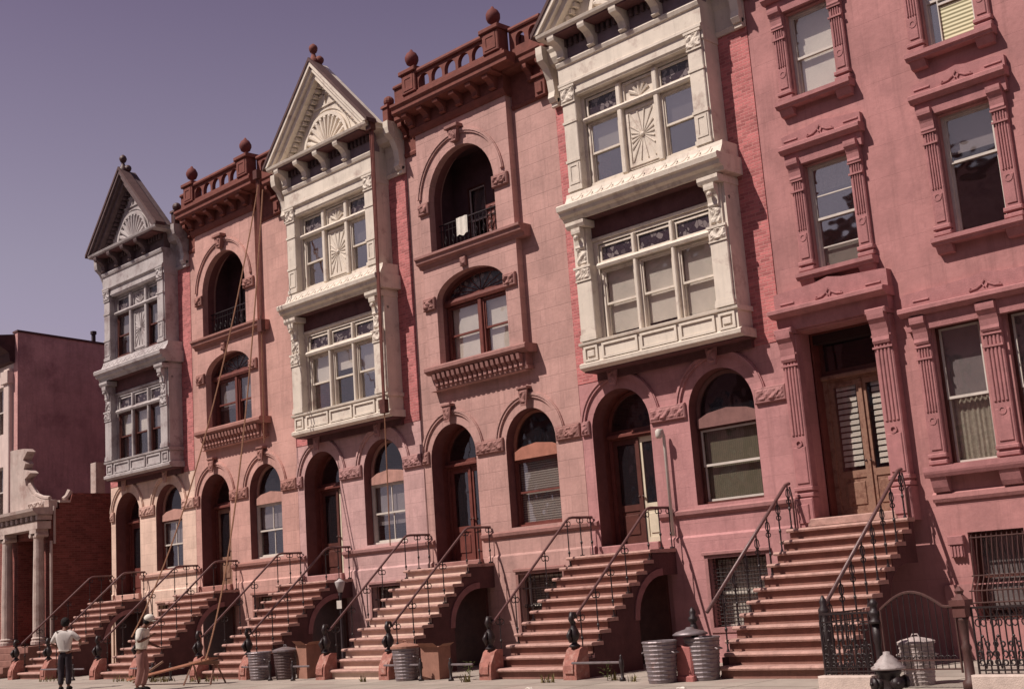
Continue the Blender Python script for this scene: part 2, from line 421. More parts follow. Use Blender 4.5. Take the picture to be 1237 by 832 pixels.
def arch_head(root, x0, x1, zs, rise, zt, y, m, glassm=GLASSD, pediment=True):
    """fanlight over a transom bar in an arched opening; zt = transom top"""
    rx = (x1-x0)/2; rz = rise or rx; cx = (x0+x1)/2
    f = MB()
    outer = [(x0, zt-.03), (x1, zt-.03)] + arc(cx, zs, rx, rz, 0, 180, 20)
    inner = [(x0+.07, zt+.06), (x1-.07, zt+.06)] + arc(cx, zs, rx-.07, rz-.07, 0, 180, 20) if zt < zs else None
    f.plate(outer, [inner] if inner else [], y-.02, y+.06)
    if pediment:
        w = (x1-x0)
        f.plate([(x0+.04, zt-.16), (x1-.04, zt-.16), (x1-.04, zt+.02), (cx+w*.3, zt+.13), (cx, zt+.19), (cx-w*.3, zt+.13), (x0+.04, zt+.02)], [], y-.08, y-.021)
    o = f.build('fanlight', m, root)
    g = MB(); g.fill(inner or outer, [], lambda a, b: (a, y+.02, b)); g.build('pane', glassm, o)
    return o

def double_door(root, x0, x1, z0, z1, y, fm, leafl, leafr, mid, glassl=GLASSD, glassr=GLASSD, curtain=None, slats=False):
    f = MB(); f.box(x0, x0+.09, y-.05, y+.1, z0, z1); f.box(x1-.09, x1, y-.05, y+.1, z0, z1)
    f.box(x0+.09, x1-.09, y-.05, y+.1, z1-.14, z1); f.bbox(x0, x1, y-.12, y-.05, z1-.10, z1-.02)
    fo = f.build('door_frame', fm, root)
    xm = (x0+x1)/2
    for i, (a, b, m, g) in enumerate(((x0+.09, xm-.004, leafl, glassl), (xm+.004, x1-.09, leafr, glassr))):
        d = MB(); t = z1-.14
        st = .10
        d.box(a, a+st, y, y+.05, z0, t); d.box(b-st, b, y, y+.05, z0, t)
        d.box(a+st, b-st, y, y+.05, z0, z0+.12); d.box(a+st, b-st, y, y+.05, z0+.72, z0+.86); d.box(a+st, b-st, y, y+.05, t-.12, t)
        d.box(a+st, b-st, y+.02, y+.04, z0+.12, z0+.72); d.bbox(a+st+.05, b-st-.05, y, y+.02, z0+.2, z0+.64, .015)
        if i == 0: d.box(xm-.035, xm+.035, y-.035, y-.002, z0+.02, t-.02)
        dd = d.build('door', m, root)
        MB().box(a+st, b-st, y+.022, y+.026, z0+.86, t-.12).build('door_glass', g, dd)
        h = MB(); h.ball((b-.05 if i == 0 else a+.05, y-.045, z0+1.02), .028, 6); h.build('door_handle', IRONB, dd)
        if curtain: blind(curtain, a+st, b-st, z0+.86, t-.12, y+.06, dd)
    return fo

def scroll_pair(mb, x, y, z, r=.05):
    r *= 1.15
    for s in (-1, 1):
        pts = [(x, y + s*(r*1.0) + r*math.cos(t)*1.0, z + r*math.sin(t)) for t in [2*PI*i/8 for i in range(8)]]
        mb.tube(pts, .012, 4, True)

# ------------------------------------------------------------------ house shell
def shell(root, w, top, m, y0=.36, depth=10., roofz=None):
    s = MB(); e = .006; roofz = roofz or top - .3
    s.box(e, .25, y0, depth, -.6, top-.2); s.box(w-.25, w-e, y0, depth, -.6, top-.2)
    s.box(.25, w-.25, depth-.3, depth, -.6, top-.2)
    s.build('party_wall', BRICKB, root)
    MB().box(.25, w-.25, y0+.02, depth-.3, roofz-.2, roofz).build('roof', SLATE, root)
    f = MB()
    for z in (2.3, 6.1, 9.7): f.box(.25, w-.25, y0+.02, depth-.3, z-.2, z)
    f.box(.25, w-.25, 3.9, 4.1, -.3, roofz-.2)
    f.build('floor_slab', DARKIN, root)

def ground_storey(root, K, seed, wall_h, bay=True, holes_up=(), mat_low=None, doorkw={}, winkw={}, bsm='ven'):
    """the rusticated ground floor shared by all five matching houses"""
    M_ = STONE[K]; T = WEAR[K]; w = LOT; e = .006
    dr = arch_loop(.31, 1.98, 2.38, 4.95); wn = arch_loop(3.03, 4.68, 3.03, 4.95)
    bs = rect(3.2, 4.62, .55, 1.93)
    m = MB().plate(rect(e, w-e, -.6, wall_h), [dr, wn, bs] + list(holes_up), 0, .36)
    m.build('facade_wall', M_, root)
    rv = MB()
    for hp in (arch_loop(.31, 1.98, 2.38, 4.95), arch_loop(3.03, 4.68, 3.03, 4.95)):
        cx_ = (hp[0][0]+hp[1][0])/2; ins = []
        for (a_, b_) in hp: ins.append((cx_+(a_-cx_)*.992, b_+(.006 if b_ < 4 else -.006)))
        for i in range(1, len(hp)-1 if True else 0):
            a_, b_ = ins[i], ins[(i+1) % len(ins)]; rv.add([(a_[0], .004, a_[1]), (b_[0], .004, b_[1]), (b_[0], .36, b_[1]), (a_[0], .36, a_[1])], [(0, 1, 2, 3)])
        a_, b_ = ins[-1], ins[0]; rv.add([(a_[0], .004, a_[1]), (b_[0], .004, b_[1]), (b_[0], .36, b_[1]), (a_[0], .36, a_[1])], [(0, 1, 2, 3)])
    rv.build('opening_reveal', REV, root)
    # plinth
    p = MB()
    for a, b in ((e, .14), (2.2, w-e)):
        outer = rect(a, b, -.6, 2.38); hs = [rect(3.12, 4.70, .47, 2.01)] if b > 3 else []
        p.plate(outer, hs, -.05, -.001)
        p.prof(a, b, [(-.001, 2.381), (-.05, 2.381), (-.001, 2.43)])
    p.build('plinth', M_, root)
    wt = MB()
    for a, b in ((e, .28), (2.02, w-e)):
        wt.prof(a, b, [(-.001, 2.80), (-.03, 2.81), (-.075, 2.86), (-.085, 2.93), (-.001, 2.97)])
    wt.build('water_table', T, root)
    bd_ = MB().box(.42, 2.1, -.10, -.051, -.4, 1.72); bd_.build('basement_door', WOOD, root)  # basement door, added dark to deepen the shade under the landing
    # basement window
    b = MB(); b.plate(rect(3.12, 4.70, .45, 2.03), [rect(3.2, 4.62, .55, 1.93)], -.075, -.051); b.prof(3.08, 4.74, [(-.076, 1.99), (-.12, 2.0), (-.12, 2.05), (-.076, 2.07)])
    bo = sash_window(root, 3.2, 4.62, .55, 1.93, .22, fm=SASHW, casing=WOOD, shade=bsm, frac=1. if K == 'E' else .7)
    b.build('window_surround', T, root)
    g = MB()
    if K == 'E':
        for i in range(19): g.tube([(3.2+.075*i+.03, .08, .55), (3.2+.075*i+.03, .08, 1.93)], .007, 4)
        for i in range(18): g.tube([(3.2, .075, .58+.075*i), (4.62, .075, .58+.075*i)], .007, 4)
    else:
        for i in range(9):
            x = 3.3+.155*i; g.tube([(x, .06, .55), (x, .06, 1.93)], .012, 4); scroll_pair(g, x, .06, 1.2, .03)
        for z in (.7, 1.6): g.box(3.2, 4.62, .05, .07, z-.012, z+.012)
    g.build('window_grille', IRON, root)
    # impost bands with carving
    bd = MB()
    for a, b_ in ((2.02, 2.98), (4.73, w-e-.02), (e+.02, .27)):
        bd.bbox(a, b_, -.07, -.001, 4.87, 5.19, .02)
        bd.relief(a+.03, b_-.03, 4.91, 5.15, -.071, .035, ph=seed)
    bd.build('impost_band', T, root)
    # label mouldings and keystones
    lm = MB()
    for cx in (1.145, 3.855):
        ring(lm, cx, 5.0, 1.02, 1.15, -.045, -.001, 9, 171)
        ring(lm, cx, 5.0, 1.08, 1.13, -.07, -.0451, 9, 171)
    lm.build('arch_moulding', M_, root)
    ks = MB()
    for cx in (1.145, 3.855):
        ks.plate([(cx-.09, 5.83), (cx+.09, 5.83), (cx+.15, 6.22), (cx-.15, 6.22)], [], -.15, -.111); ks.relief(cx-.10, cx+.10, 5.88, 6.18, -.151, .03, .03)
        ks.bbox(cx-.17, cx+.17, -.18, -.001, 6.221, 6.28)
    ks.build('keystone', T, root)
    # doorway: sill, jamb lining, doors, fanlight
    MB().bbox(.30, 1.99, -.10, .8, 2.2, 2.38, .02).build('door_sill', T, root)
    v = MB(); y = .55
    lp = arch_loop(.31, 1.98, 2.38, 4.95); v.skirt(lp[1:], lambda a, b: (a, .36, b), lambda a, b: (a, y+.1, b)) if False else None
    loop = arch_loop(.31, 1.98, 2.38, 4.95)
    for i in range(1, len(loop)):
        a, b2 = loop[i], loop[(i+1) % len(loop)]
        v.add([(a[0], .361, a[1]), (b2[0], .361, b2[1]), (b2[0], y+.1, b2[1]), (a[0], y+.1, a[1])], [(0, 1, 2, 3)])
    v.build('door_jamb', WOODR, root)
    kw = dict(fm=WOODR, leafl=WOODR, leafr=WOODR, mid=None); kw.update(doorkw)
    double_door(root, .33, 1.96, 2.39, 4.86, y, **kw)
    arch_head(root, .33, 1.96, 4.95, None, 4.87, y+.0, kw['fm'], pediment=False)
    # arched window
    kw = dict(fm=SASHW, casing=WOODR, vbar=1, shade='grey', frac=.6); kw.update(winkw)
    zt = kw.pop('zt', 4.78); hm = kw.pop('head', None) or kw['casing']
    sash_window(root, 3.05, 4.66, 3.09, zt-.15, .26, **kw)
    arch_head(root, 3.05, 4.66, 4.95, None, zt, .26, hm, pediment=True)

def carved_cap(mb, x0, x1, y, z0, z1, ph=0):
    mb.box(x0-.03, x1+.03, y-.05, y-.0005, z1-.05, z1); mb.box(x0-.01, x1+.01, y-.03, y-.0005, z0, z0+.03)
    mb.box(x0, x1, y-.02, y-.0005, z0+.03, z1-.05); mb.relief(x0, x1, z0+.04, z1-.05, y-.021, .035, .03, ph=ph)

def console(mb, x0, x1, yb, z0, z1, dep):
    """scrolled bracket seen from the side: a deep head that curls back to the wall"""
    h = z1 - z0
    pts = [(yb, z0), (yb-.25*dep, z0), (yb-.38*dep, z0+.08*h), (yb-.3*dep, z0+.2*h), (yb-.38*dep, z0+.42*h), (yb-.62*dep, z0+.62*h), (yb-.95*dep, z0+.74*h), (yb-dep, z0+.86*h), (yb-dep, z1), (yb, z1)]
    mb.plate_x(pts, [], x0, x1)

# ------------------------------------------------------------------ houses with a two storey bay
def bay_house(k, K, label, white, gdoor, gwin, up, lo, gfan=True):
    X = k*LOT; W = white
    root = thing('row_house', label, 'house', (X, 0, 0))
    shell(root, LOT, 14.2, BRICK)
    ground_storey(root, K, k*1.7, 6.05, doorkw=gdoor, winkw=gwin, bsm='cream' if K == 'E' else 'grey')
    e = .006
    MB().plate(rect(e, LOT-e, 6.052, 13.9), [rect(1.25, 4.3, 6.85, 9.0), rect(1.25, 4.3, 10.35, 12.4)], -.012, .36).build('brick_wall', BRICK, root)
    YB = -.5
    L, Rr = .66, 4.86
    # ---- lower storey of the bay
    YR = YB+.16
    sh = MB().plate(rect(L+.101, Rr-.101, 6.36, 9.62), [rect(1.22, 4.34, 6.85, 9.02)], YR, YR+.08)
    sh.box(L, L+.1, YB, -.013, 6.36, 9.62); sh.box(Rr-.1, Rr, YB, -.013, 6.36, 9.62)
    sh.box(L+.1, Rr-.1, YB+.1, -.013, 6.30, 6.4)
    bay = sh.build('bay_window', W, root)
    base = MB()
    base.box(L+.101, Rr-.101, YB+.001, YR-.001, 6.401, 6.759)
    base.prof(L-.07, Rr+.07, [(0-.013, 6.22), (YB+.05, 6.22), (YB-.06, 6.28), (YB-.07, 6.36), (YB-.0, 6.40), (-.013, 6.40)])
    base.prof(L-.05, Rr+.05, [(-.013, 6.76), (YB-.001, 6.76), (YB-.06, 6.79), (YB-.07, 6.84), (YB-.001, 6.86), (-.013, 6.86)])
    base.build('bay_base', W, bay)
    MB().box(L-.04, Rr+.04, YB+.06, -.02, 6.19, 6.218).box(L+.02, Rr-.02, -.10, -.013, 6.02, 6.189).build('soffit_and_shade_board', SOF, bay)  # bay soffit, plus a dark wall board standing in for the shade below
    MB().box(L+.11, Rr-.11, YB-.10, YR-.001, 9.60, 9.618).box(L+.102, Rr-.102, YR-.012, YR-.001, 9.19, 9.599).build('shade_header_board', SOF, bay)  # dark boards put shade under the ledge and above the transoms
    pn = MB()
    for a, b in ((.72, 1.12), (1.25, 2.26), (2.34, 3.32), (3.40, 4.30), (4.40, 4.80)):
        pn.mk().plate(rect(a, b, 6.41, 6.75), [rect(a+.055, b-.055, 6.46, 6.70)], YB-.035, YB-.001)
        if b - a < .5: pn.bbox(a+.1, b-.1, YB-.03, YB-.001, 6.51, 6.65)
    pn.build('base_panel', W, bay)
    for a, b in ((.70, 1.14), (4.40, 4.83)):
        pl = MB(); pl.bbox(a, b, YB-.055, YR-.001, 6.861, 8.22, .015); pl.box(a-.02, b+.02, YB-.075, YB-.001, 6.87, 6.95); pl.box(a-.01, b+.01, YB-.068, YB-.001, 6.95, 7.02)
        po = pl.build('pilaster', W, bay)
        cc = MB(); carved_cap(cc, a, b, YB-.05, 8.22, 8.56, a); cc.box(a+.01, b-.01, YB-.0503, YR-.001, 8.2205, 8.5605); cc.build('capital', W, bay)
        br = MB(); c = (a+b)/2; br.box(a+.05, b-.05, YB-.05, YR-.001, 8.561, 9.42)
        br.relief(a+.08, b-.08, 8.6, 9.0, YB-.051, .04, .03)
        console(br, c-.13, c+.13, YB-.051, 8.95, 9.42, .16); br.ball((c, YB-.2, 9.2), .06, 6)
        br.build('bracket', W, bay)
    # header and the big ledge between the storeys
    hd = MB(); hd.prof(L+.0, Rr-.0, [(YR-.001, 9.1), (YR-.04, 9.1), (YR-.05, 9.16), (YR-.001, 9.18)])
    for a, b in ((.66, 1.2), (4.36, 4.88)): hd.prof(a, b, [(-.013, 9.43), (YB-.20, 9.43), (YB-.24, 9.5), (YB-.24, 9.579), (-.013, 9.579)])
    hd.prof(L-.1, Rr+.16, [(-.013, 9.62), (YB-.17, 9.62), (YB-.20, 9.70), (YB-.30, 9.74), (YB-.32, 9.82), (YB-.38, 9.85), (YB-.40, 9.95), (YB-.36, 9.99), (-.013, 9.99)])
    hd.prof(L-.06, Rr+.10, [(-.013, 9.99), (YB-.24, 9.99), (YB-.15, 10.03), (YB-.06, 10.20), (YB-.04, 10.30), (-.013, 10.30)])
    hd.build('bay_ledge', W, bay)
    sc = MB(); n = 13
    for i in range(n):
        cx = L+.15 + (Rr-L-.3)*(i+.5)/n
        pts = [(cx + .15*math.cos(t), YB-.10-.09*(math.sin(t)), 10.21-.15*math.sin(t)) for t in [PI*j/8 for j in range(9)]]
        sc.tube(pts, .012, 4)
    sc.build('scallop_trim', W, bay)
    # ---- upper storey
    us = MB().plate(rect(L+.121, Rr-.221, 10.30, 12.57), [rect(1.18, 4.30, 10.40, 12.50)], YR, YR+.08)
    us.box(L+.02, Rr-.12, YB+.0, YR+.08, 12.571, 13.478)
    MB().box(L+.02, Rr-.12, YB+.0, YR+.08, 13.479, 13.995).build('frieze_board', LILAC if K != 'A' else DKB, root)
    MB().box(L+.02, Rr-.12, YB-.44, YB-.001, 13.96, 13.998).build('eave_soffit', SOF, root)
    us.box(L+.02, L+.12, YB+.0, -.013, 10.30, 12.57); us.box(Rr-.22, Rr-.12, YB+.0, -.013, 10.30, 12.57)
    us.box(L+.02, L+.12, YR+.0801, -.013, 12.571, 13.99); us.box(Rr-.22, Rr-.12, YR+.0801, -.013, 12.571, 13.99)
    ub = us.build('bay_window', W, root)
    for a, b in ((.70, 1.10), (4.32, 4.70)):
        pl = MB(); pl.bbox(a, b, YB-.045, YR-.001, 10.31, 12.42, .015)
        for z0, z1 in ((10.34, 10.44), (11.02, 11.08), (11.95, 12.01)): pl.box(a-.015, b+.015, YB-.065, YB-.001, z0, z1)
        pl.plate(rect(a+.05, b-.05, 10.5, 10.98), [rect(a+.11, b-.11, 10.56, 10.92)], YB-.06, YB-.046)
        pl.build('pilaster', W, ub)
        cc = MB(); carved_cap(cc, a, b, YB-.045, 12.42, 12.84, a*2); cc.box(a+.01, b-.01, YB-.0453, YR-.001, 12.4205, 12.57); cc.build('capital', W, ub)
    fz = MB(); fz.prof(L-.0, Rr-.10, [(-.013, 12.58), (YB-.001, 12.58), (YB-.03, 12.62), (YB-.03, 12.80), (YB-.1, 12.86), (YB-.1, 12.92), (YB-.05, 12.95), (YB-.05, 13.32), (YB-.09, 13.34), (YB-.12, 13.42), (YB-.09, 13.47), (-.013, 13.47)])
    fz.build('frieze', W, ub)
    # ---- windows of the bay
    def trio(z0, z1, zt0, zt1, ops, kinds, tm):
        for i, (a, b) in enumerate(ops):
            kd = kinds[i]
            if kd == 'panel':
                p = MB().box(a, b, YR+.06, YR+.12, z0, z1)
                p.plate(rect(a+.04, b-.04, z0+.05, z1-.05), [rect(a+.1, b-.1, z0+.11, z1-.11)], YR+.035, YR+.059)
                c = ((a+b)/2, z0 + (z1-z0)*.5)
                for t in range(18):
                    an = 2*PI*t/18; s = min(abs((b-a)/2-.13)/max(.001, abs(math.cos(an))), abs((z1-z0)/2-.16)/max(.001, abs(math.sin(an))))
                    p.tube([(c[0]+.06*math.cos(an), YR+.058, c[1]+.06*math.sin(an)), (c[0]+s*math.cos(an), YR+.052, c[1]+s*math.sin(an))], [.008, .022], 5)
                p.ball((c[0], YR+.06, c[1]), .06, 6)
                p.build('sunburst_panel', W, ub)
            else:
                sash_window(root, a, b, z0, z1, YR+.06, fm=W if K != 'A' else WOOD, **kd)
            t = MB().plate(rect(a, b, zt0, zt1), [rect(a+.05, b-.05, zt0+.05, zt1-.05)], YR+.03, YR+.09)
            to = t.build('transom_window', W, root)
            if kd == 'panel':
                q = MB().box(a+.05, b-.05, YR+.07, YR+.085, zt0+.05, zt1-.05)
                for an in (30, 60, 90, 120, 150):
                    q.tube([((a+b)/2, YR+.07, zt0+.08), ((a+b)/2+.3*math.cos(R(an)), YR+.06, zt0+.08+.3*math.sin(R(an)))], [.02, .05], 5)
                q.build('carved_panel', W, to)
            else:
                MB().box(a+.05, b-.05, YR+.065, YR+.07, zt0+.05, zt1-.05).build('pane', tm, to)
    trio(6.88, 8.44, 8.58, 8.99, ((1.25, 2.22), (2.32, 3.27), (3.37, 4.32)), lo, LEAD)
    trio(10.45, 11.88, 12.0, 12.47, ((1.22, 2.16), (2.30, 3.20), (3.34, 4.28)), up, LEAD)
    mu = MB()
    for x0, x1, z0, z1 in ((2.225, 2.315, 6.86, 9.02), (3.275, 3.365, 6.86, 9.02)): mu.bbox(x0, x1, YR-.06, YR+.1, z0, z1, .02)
    mu.prof(1.22, 4.34, [(YR+.1, 8.45), (YR-.07, 8.45), (YR-.10, 8.51), (YR-.06, 8.57), (YR+.1, 8.57)])
    mu.build('mullion', W, bay)
    mu = MB()
    for x0, x1 in ((2.165, 2.295), (3.205, 3.335)): mu.bbox(x0, x1, YR-.06, YR+.1, 10.4, 12.5, .02)
    mu.prof(1.19, 4.29, [(YR+.1, 11.89), (YR-.07, 11.89), (YR-.10, 11.94), (YR-.06, 11.99), (YR+.1, 11.99)])
    mu.build('mullion', W, ub)
    # ---- gable
    g = MB(); ax, az = 2.78, 16.62; gl, gr_, gb = .46, 5.10, 14.12
    sof = MB()
    for i in range(5):
        x = L+.10 + (Rr-L-.45)*i/4 if i < 4 else None
        if x is None: continue
        sof.mk(); console(sof, x, x+.2, YB-.001, 13.48, 14.0, .46)
    sof.build('eave_bracket', W if K != 'A' else DKB, ub); sof = MB()
    for i in range(24):
        x = L+.1+.165*i; sof.box(x, x+.08, YB-.09, YB-.001, 13.78, 13.95)
    sof.build('dentil_course', DKB, ub)
    cor = MB(); cor.prof(gl+.0, gr_-.0, [(-.013, 14.0), (YB-.46, 14.0), (YB-.50, 14.04), (YB-.52, 14.1), (YB-.46, 14.14), (-.013, 14.14)])
    cor.build('gable_cornice', W, ub)
    ty = MB().plate([(gl+.25, 14.141), (gr_-.25, 14.141), (ax, az-.28)], [], YB-.02, YB+.1)
    ring(ty, ax, 14.16, .93, 1.03, YB-.09, YB-.021, 0, 180)
    ring(ty, ax, 14.16, 1.1, 1.14, YB-.05, YB-.021, 0, 180)
    for t in range(13):
        an = PI*(t+.5)/13
        ty.tube([(ax+.1*math.cos(an), YB-.03, 14.18+.1*math.sin(an)), (ax+.84*math.cos(an), YB-.035, 14.18+.84*math.sin(an))], [.01, .07], 6)
        ty.ball((ax+.86*math.cos(an), YB-.035, 14.18+.86*math.sin(an)), .075, 6)
    ty.box(ax-.55, ax+.55, YB-.06, YB-.021, 15.38, 15.43); ty.box(ax-.04, ax+.04, YB-.06, YB-.021, 15.431, 15.75); ty.box(ax-.30, ax+.30, YB-.06, YB-.021, 15.70, 15.74)
    ty.build('tympanum', W, ub)
    rk = MB()
    for sgn in (-1, 1):
        ex = gl-.06 if sgn < 0 else gr_+.06
        d = Vector((ex-ax, gb-az)); ln = d.length; d.normalize(); nrm = Vector((-d.y, d.x)) if sgn < 0 else Vector((d.y, -d.x))
        if nrm.y > 0: nrm = -nrm
        for off0, off1, ya, yb in ((0, .10, YB-.53, YB+.1), (.10, .2, YB-.46, YB+.1), (.2, .34, YB-.36, YB+.05)):
            a = Vector((ax, az)); b = a + d*ln
            q = [a+nrm*off0, b+nrm*off0, b+nrm*off1, a+nrm*off1]
            # mitre at the ridge and cut level at the eave
            q2 = []
            for i, p in enumerate(q):
                if i in (0, 3): t = (ax - p.x)/d.x; p = p + d*t
                else: t = (gb+.0 - p.y)/d.y; p = p + d*t
                q2.append((p.x, p.y))
            rk.plate(q2, [], ya, yb)
        m = int(ln/.17)
        for i in range(2, m-1):
            c = Vector((ax, az)) + d*(i*.17) + nrm*.40
            if c.y < 14.25: continue
            rk.box(c.x-.04, c.x+.04, YB-.20, YB-.021, c.y-.05, c.y+.05)
    rk.build('rake_board', W if K != 'A' else DKB, ub)
    rf = MB(); t = .07
    for sgn in (-1, 1):
        ex = gl-.12 if sgn < 0 else gr_+.12
        rf.plate([(ax, az+.001), (ex, gb-.06), (ex, gb-.06+t*1.6), (ax, az+t*1.6)], [], YB-.56, YB-.22)
    rf.build('gable_roof', mat('brown_roof_paint', (.10, .055, .052), var=.25, scale=5, bump=.2), root)
    fn = MB().lathe([(.15, -.2), (.16, .06), (.10, .12), (.07, .2), (.05, .27), (.09, .3), (.125, .38), (.13, .43), (.1, .5), (.03, .56)], ax, YB-.36, 10, az)
    fn.ball((ax+.12, YB-.25, az+.05), .13, 6); fn.ball((ax-.1, YB-.3, az-.02), .1, 6)
    fn.build('finial', RUST if K != 'A' else IRONB, root, True)
    # ---- side cornices
    cs = MB()
    for a, b in ((e, L-.0), (Rr-.12, LOT-e)):
        cs.prof(a, b, [(-.013, 12.72), (-.06, 12.72), (-.09, 12.82), (-.05, 12.86), (-.05, 13.3), (-.09, 13.4), (-.09, 13.6), (-.30, 13.66), (-.36, 13.8), (-.36, 13.92), (-.40, 14.0), (-.40, 14.08), (-.013, 14.12)])
    for a in (e, LOT-.22): console(cs, a, a+.2, -.055, 12.80, 14.1, .50); cs.bbox(a-.0, a+.2, -.14, -.055, 12.70, 12.9)
    cs.build('cornice', W, root)
    bl = MB()
    for a in (LOT-.30, e+.05):
        bl.bbox(a, a+.22, -.48, -.1, 14.121, 14.5); bl.prof(a-.03, a+.25, [(-.08, 14.5), (-.52, 14.5), (-.5, 14.58), (-.08, 14.6)]); bl.ball((a+.11, -.32, 14.72), .15, 8)
    bl.build('corner_block', RUST if K != 'A' else IRONB, root, False)
    return root

# ------------------------------------------------------------------ houses with a loggia
def arch_house(k, K, label, gdoor, gwin, win2, dz=0.):
    X = k*LOT; T = WEAR[K]; e = .006
    root = thing('row_house', label, 'house', (X, 0, 0))
    shell(root, LOT, 14.4, BRICKB)
    PL, PR = .66, 4.06; YP = -.20
    w2 = arch_loop(1.10, 3.60, 7.22+dz, 8.85+dz, .62)
    lg = arch_loop(1.02, 3.46, 10.1+dz, 11.5+dz)
    ground_storey(root, K, k*1.3, 13.9, holes_up=[arch_loop(.98, 3.72, 7.0+dz, 8.95+dz, .7), arch_loop(.9, 3.6, 9.9+dz, 11.5+dz)], doorkw=gdoor, winkw=gwin, bsm='ven')
    MB().plate(rect(PL, PR, 6.6+dz, 13.60), [w2, lg], YP, -.001).build('pavilion_wall', STONE[K], root)
    for nm, hp in (('window_reveal', w2), ('loggia_reveal', lg)):
        r = MB(); dd = .36 if nm[0] == 'w' else .22
        for i in range(len(hp)):
            a, b = hp[i], hp[(i+1) % len(hp)]
            r.add([(a[0], -.0005, a[1]), (b[0], -.0005, b[1]), (b[0], dd, b[1]), (a[0], dd, a[1])], [(0, 1, 2, 3)])
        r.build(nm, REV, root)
    # loggia back wall with a window and side door
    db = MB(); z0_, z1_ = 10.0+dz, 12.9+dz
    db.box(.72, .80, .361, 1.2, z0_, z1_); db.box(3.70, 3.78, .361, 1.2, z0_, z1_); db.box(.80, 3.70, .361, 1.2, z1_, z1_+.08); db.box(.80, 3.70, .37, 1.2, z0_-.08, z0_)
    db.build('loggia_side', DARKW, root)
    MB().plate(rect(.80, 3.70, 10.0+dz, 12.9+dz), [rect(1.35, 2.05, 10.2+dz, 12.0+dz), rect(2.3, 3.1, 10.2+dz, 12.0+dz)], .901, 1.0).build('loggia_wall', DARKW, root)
    for a, b in ((1.35, 2.05), (2.3, 3.1)): sash_window(root, a, b, 10.22+dz, 12.0+dz, .93, fm=SASHW, casing=WOOD, shade='grey', frac=.45)
    # label moulding, keystone, imposts
    lm = MB(); ring(lm, 2.24, 11.5+dz, 1.50, 1.62, YP-.045, YP-.001, 6, 174); ring(lm, 2.24, 11.5+dz, 1.55, 1.60, YP-.07, YP-.0451, 6, 174)
    lm.build('arch_moulding', STONE[K], root)
    ks = MB().plate([(2.13, 12.80+dz), (2.35, 12.80+dz), (2.42, 13.14+dz), (2.06, 13.14+dz)], [], YP-.16, YP-.001); ks.relief(2.12, 2.36, 12.85+dz, 13.1+dz, YP-.161, .03, .03)
    ks.bbox(2.0, 2.48, YP-.22, YP-.001, 13.141+dz, 13.23+dz); ks.build('keystone', T, root)
    im = MB()
    for a, b, z0, z1 in ((.66, 1.06, 11.22, 11.52), (3.43, 3.98, 11.22, 11.52), (.64, 1.08, 8.68, 9.0), (3.58, 4.0, 8.68, 9.0)):
        im.bbox(a, b, YP-.08, YP-.001, z0+dz, z1+dz, .02); im.relief(a+.04, b-.04, z0+.05+dz, z1-.05+dz, YP-.081, .045, .03, ph=a)
    im.build('impost_block', T, root)
    MB().bbox(2.13, 2.33, YP-.08, YP-.001, 9.55+dz, 9.78+dz).relief(2.14, 2.32, 9.57+dz, 9.76+dz, YP-.081, .03, .03).build('keystone', T, root)
    # sills
    s3 = MB().prof(.56, 4.40, [(-.001, 9.8+dz), (YP-.03, 9.8+dz), (YP-.06, 9.88+dz), (YP-.16, 9.93+dz), (YP-.18, 10.02+dz), (YP-.22, 10.04+dz), (YP-.22, 10.1+dz), (YP-.001, 10.1+dz), (-.001, 10.1+dz)])
    s3.build('loggia_sill', T, root)
    s2 = MB().prof(.72, 4.32, [(-.001, 7.0+dz), (YP-.12, 7.0+dz), (YP-.2, 7.05+dz), (YP-.24, 7.08+dz), (YP-.24, 7.16+dz), (YP-.2, 7.2+dz), (-.001, 7.2+dz)])
    s2.prof(.9, 4.18, [(-.001, 6.62+dz), (YP-.02, 6.62+dz), (YP-.04, 6.7+dz), (-.001, 6.7+dz)])
    s2.box(.94, 4.14, YP-.04, -.001, 6.7+dz, 6.999+dz)
    s2.build('window_sill', T, root)
    cb = MB()
    for i in range(18):
        x = .96+.176*i
        cb.mk().prof(x, x+.10, [(YP-.041, 6.66+dz), (YP-.09, 6.70+dz), (YP-.08, 6.78+dz), (YP-.16, 6.86+dz), (YP-.19, 6.99+dz), (YP-.041, 6.99+dz)])
    cb.build('corbel', T, root)
    # second floor window: a pair of sashes under a leaded fanlight
    for a, b in ((1.13, 2.30), (2.42, 3.57)): sash_window(root, a, b, 7.24+dz, 8.72+dz, .16, **win2)
    MB().bbox(2.30, 2.42, .08, .25, 7.22+dz, 8.72+dz).prof(1.1, 3.6, [(.26, 8.73+dz), (.06, 8.73+dz), (.03, 8.8+dz), (.05, 8.88+dz), (.26, 8.88+dz)]).build('mullion', WOODR, root)
    fo = MB(); o_ = [(1.1, 8.881+dz), (3.6, 8.881+dz)] + arc(2.35, 8.86+dz, 1.25, .61, 0, 180); i_ = [(1.22, 8.95+dz), (3.48, 8.95+dz)] + arc(2.35, 8.88+dz, 1.15, .5, 4, 176)
    fo.plate(o_, [i_], .14, .22)
    for t in range(1, 8):
        an = PI*t/8; fo.tube([(2.35, .18, 8.93+dz), (2.35+1.15*math.cos(an), .18, 8.9+.5*math.sin(an)+dz)], .012, 4)
    f_ = fo.build('fanlight', WOODR, root)
    g = MB(); g.fill(i_, [], lambda a, b: (a, .185, b)); g.build('pane', LEAD, f_)
    # balcony rail in the loggia
    rl = MB(); zb = 10.1+dz
    rl.tube([(1.02, .12, zb+.82), (3.46, .12, zb+.82)], .022, 6); rl.tube([(1.02, .12, zb+.12), (3.46, .12, zb+.12)], .014, 5); rl.tube([(1.02, .12, zb+.66), (3.46, .12, zb+.66)], .010, 5)
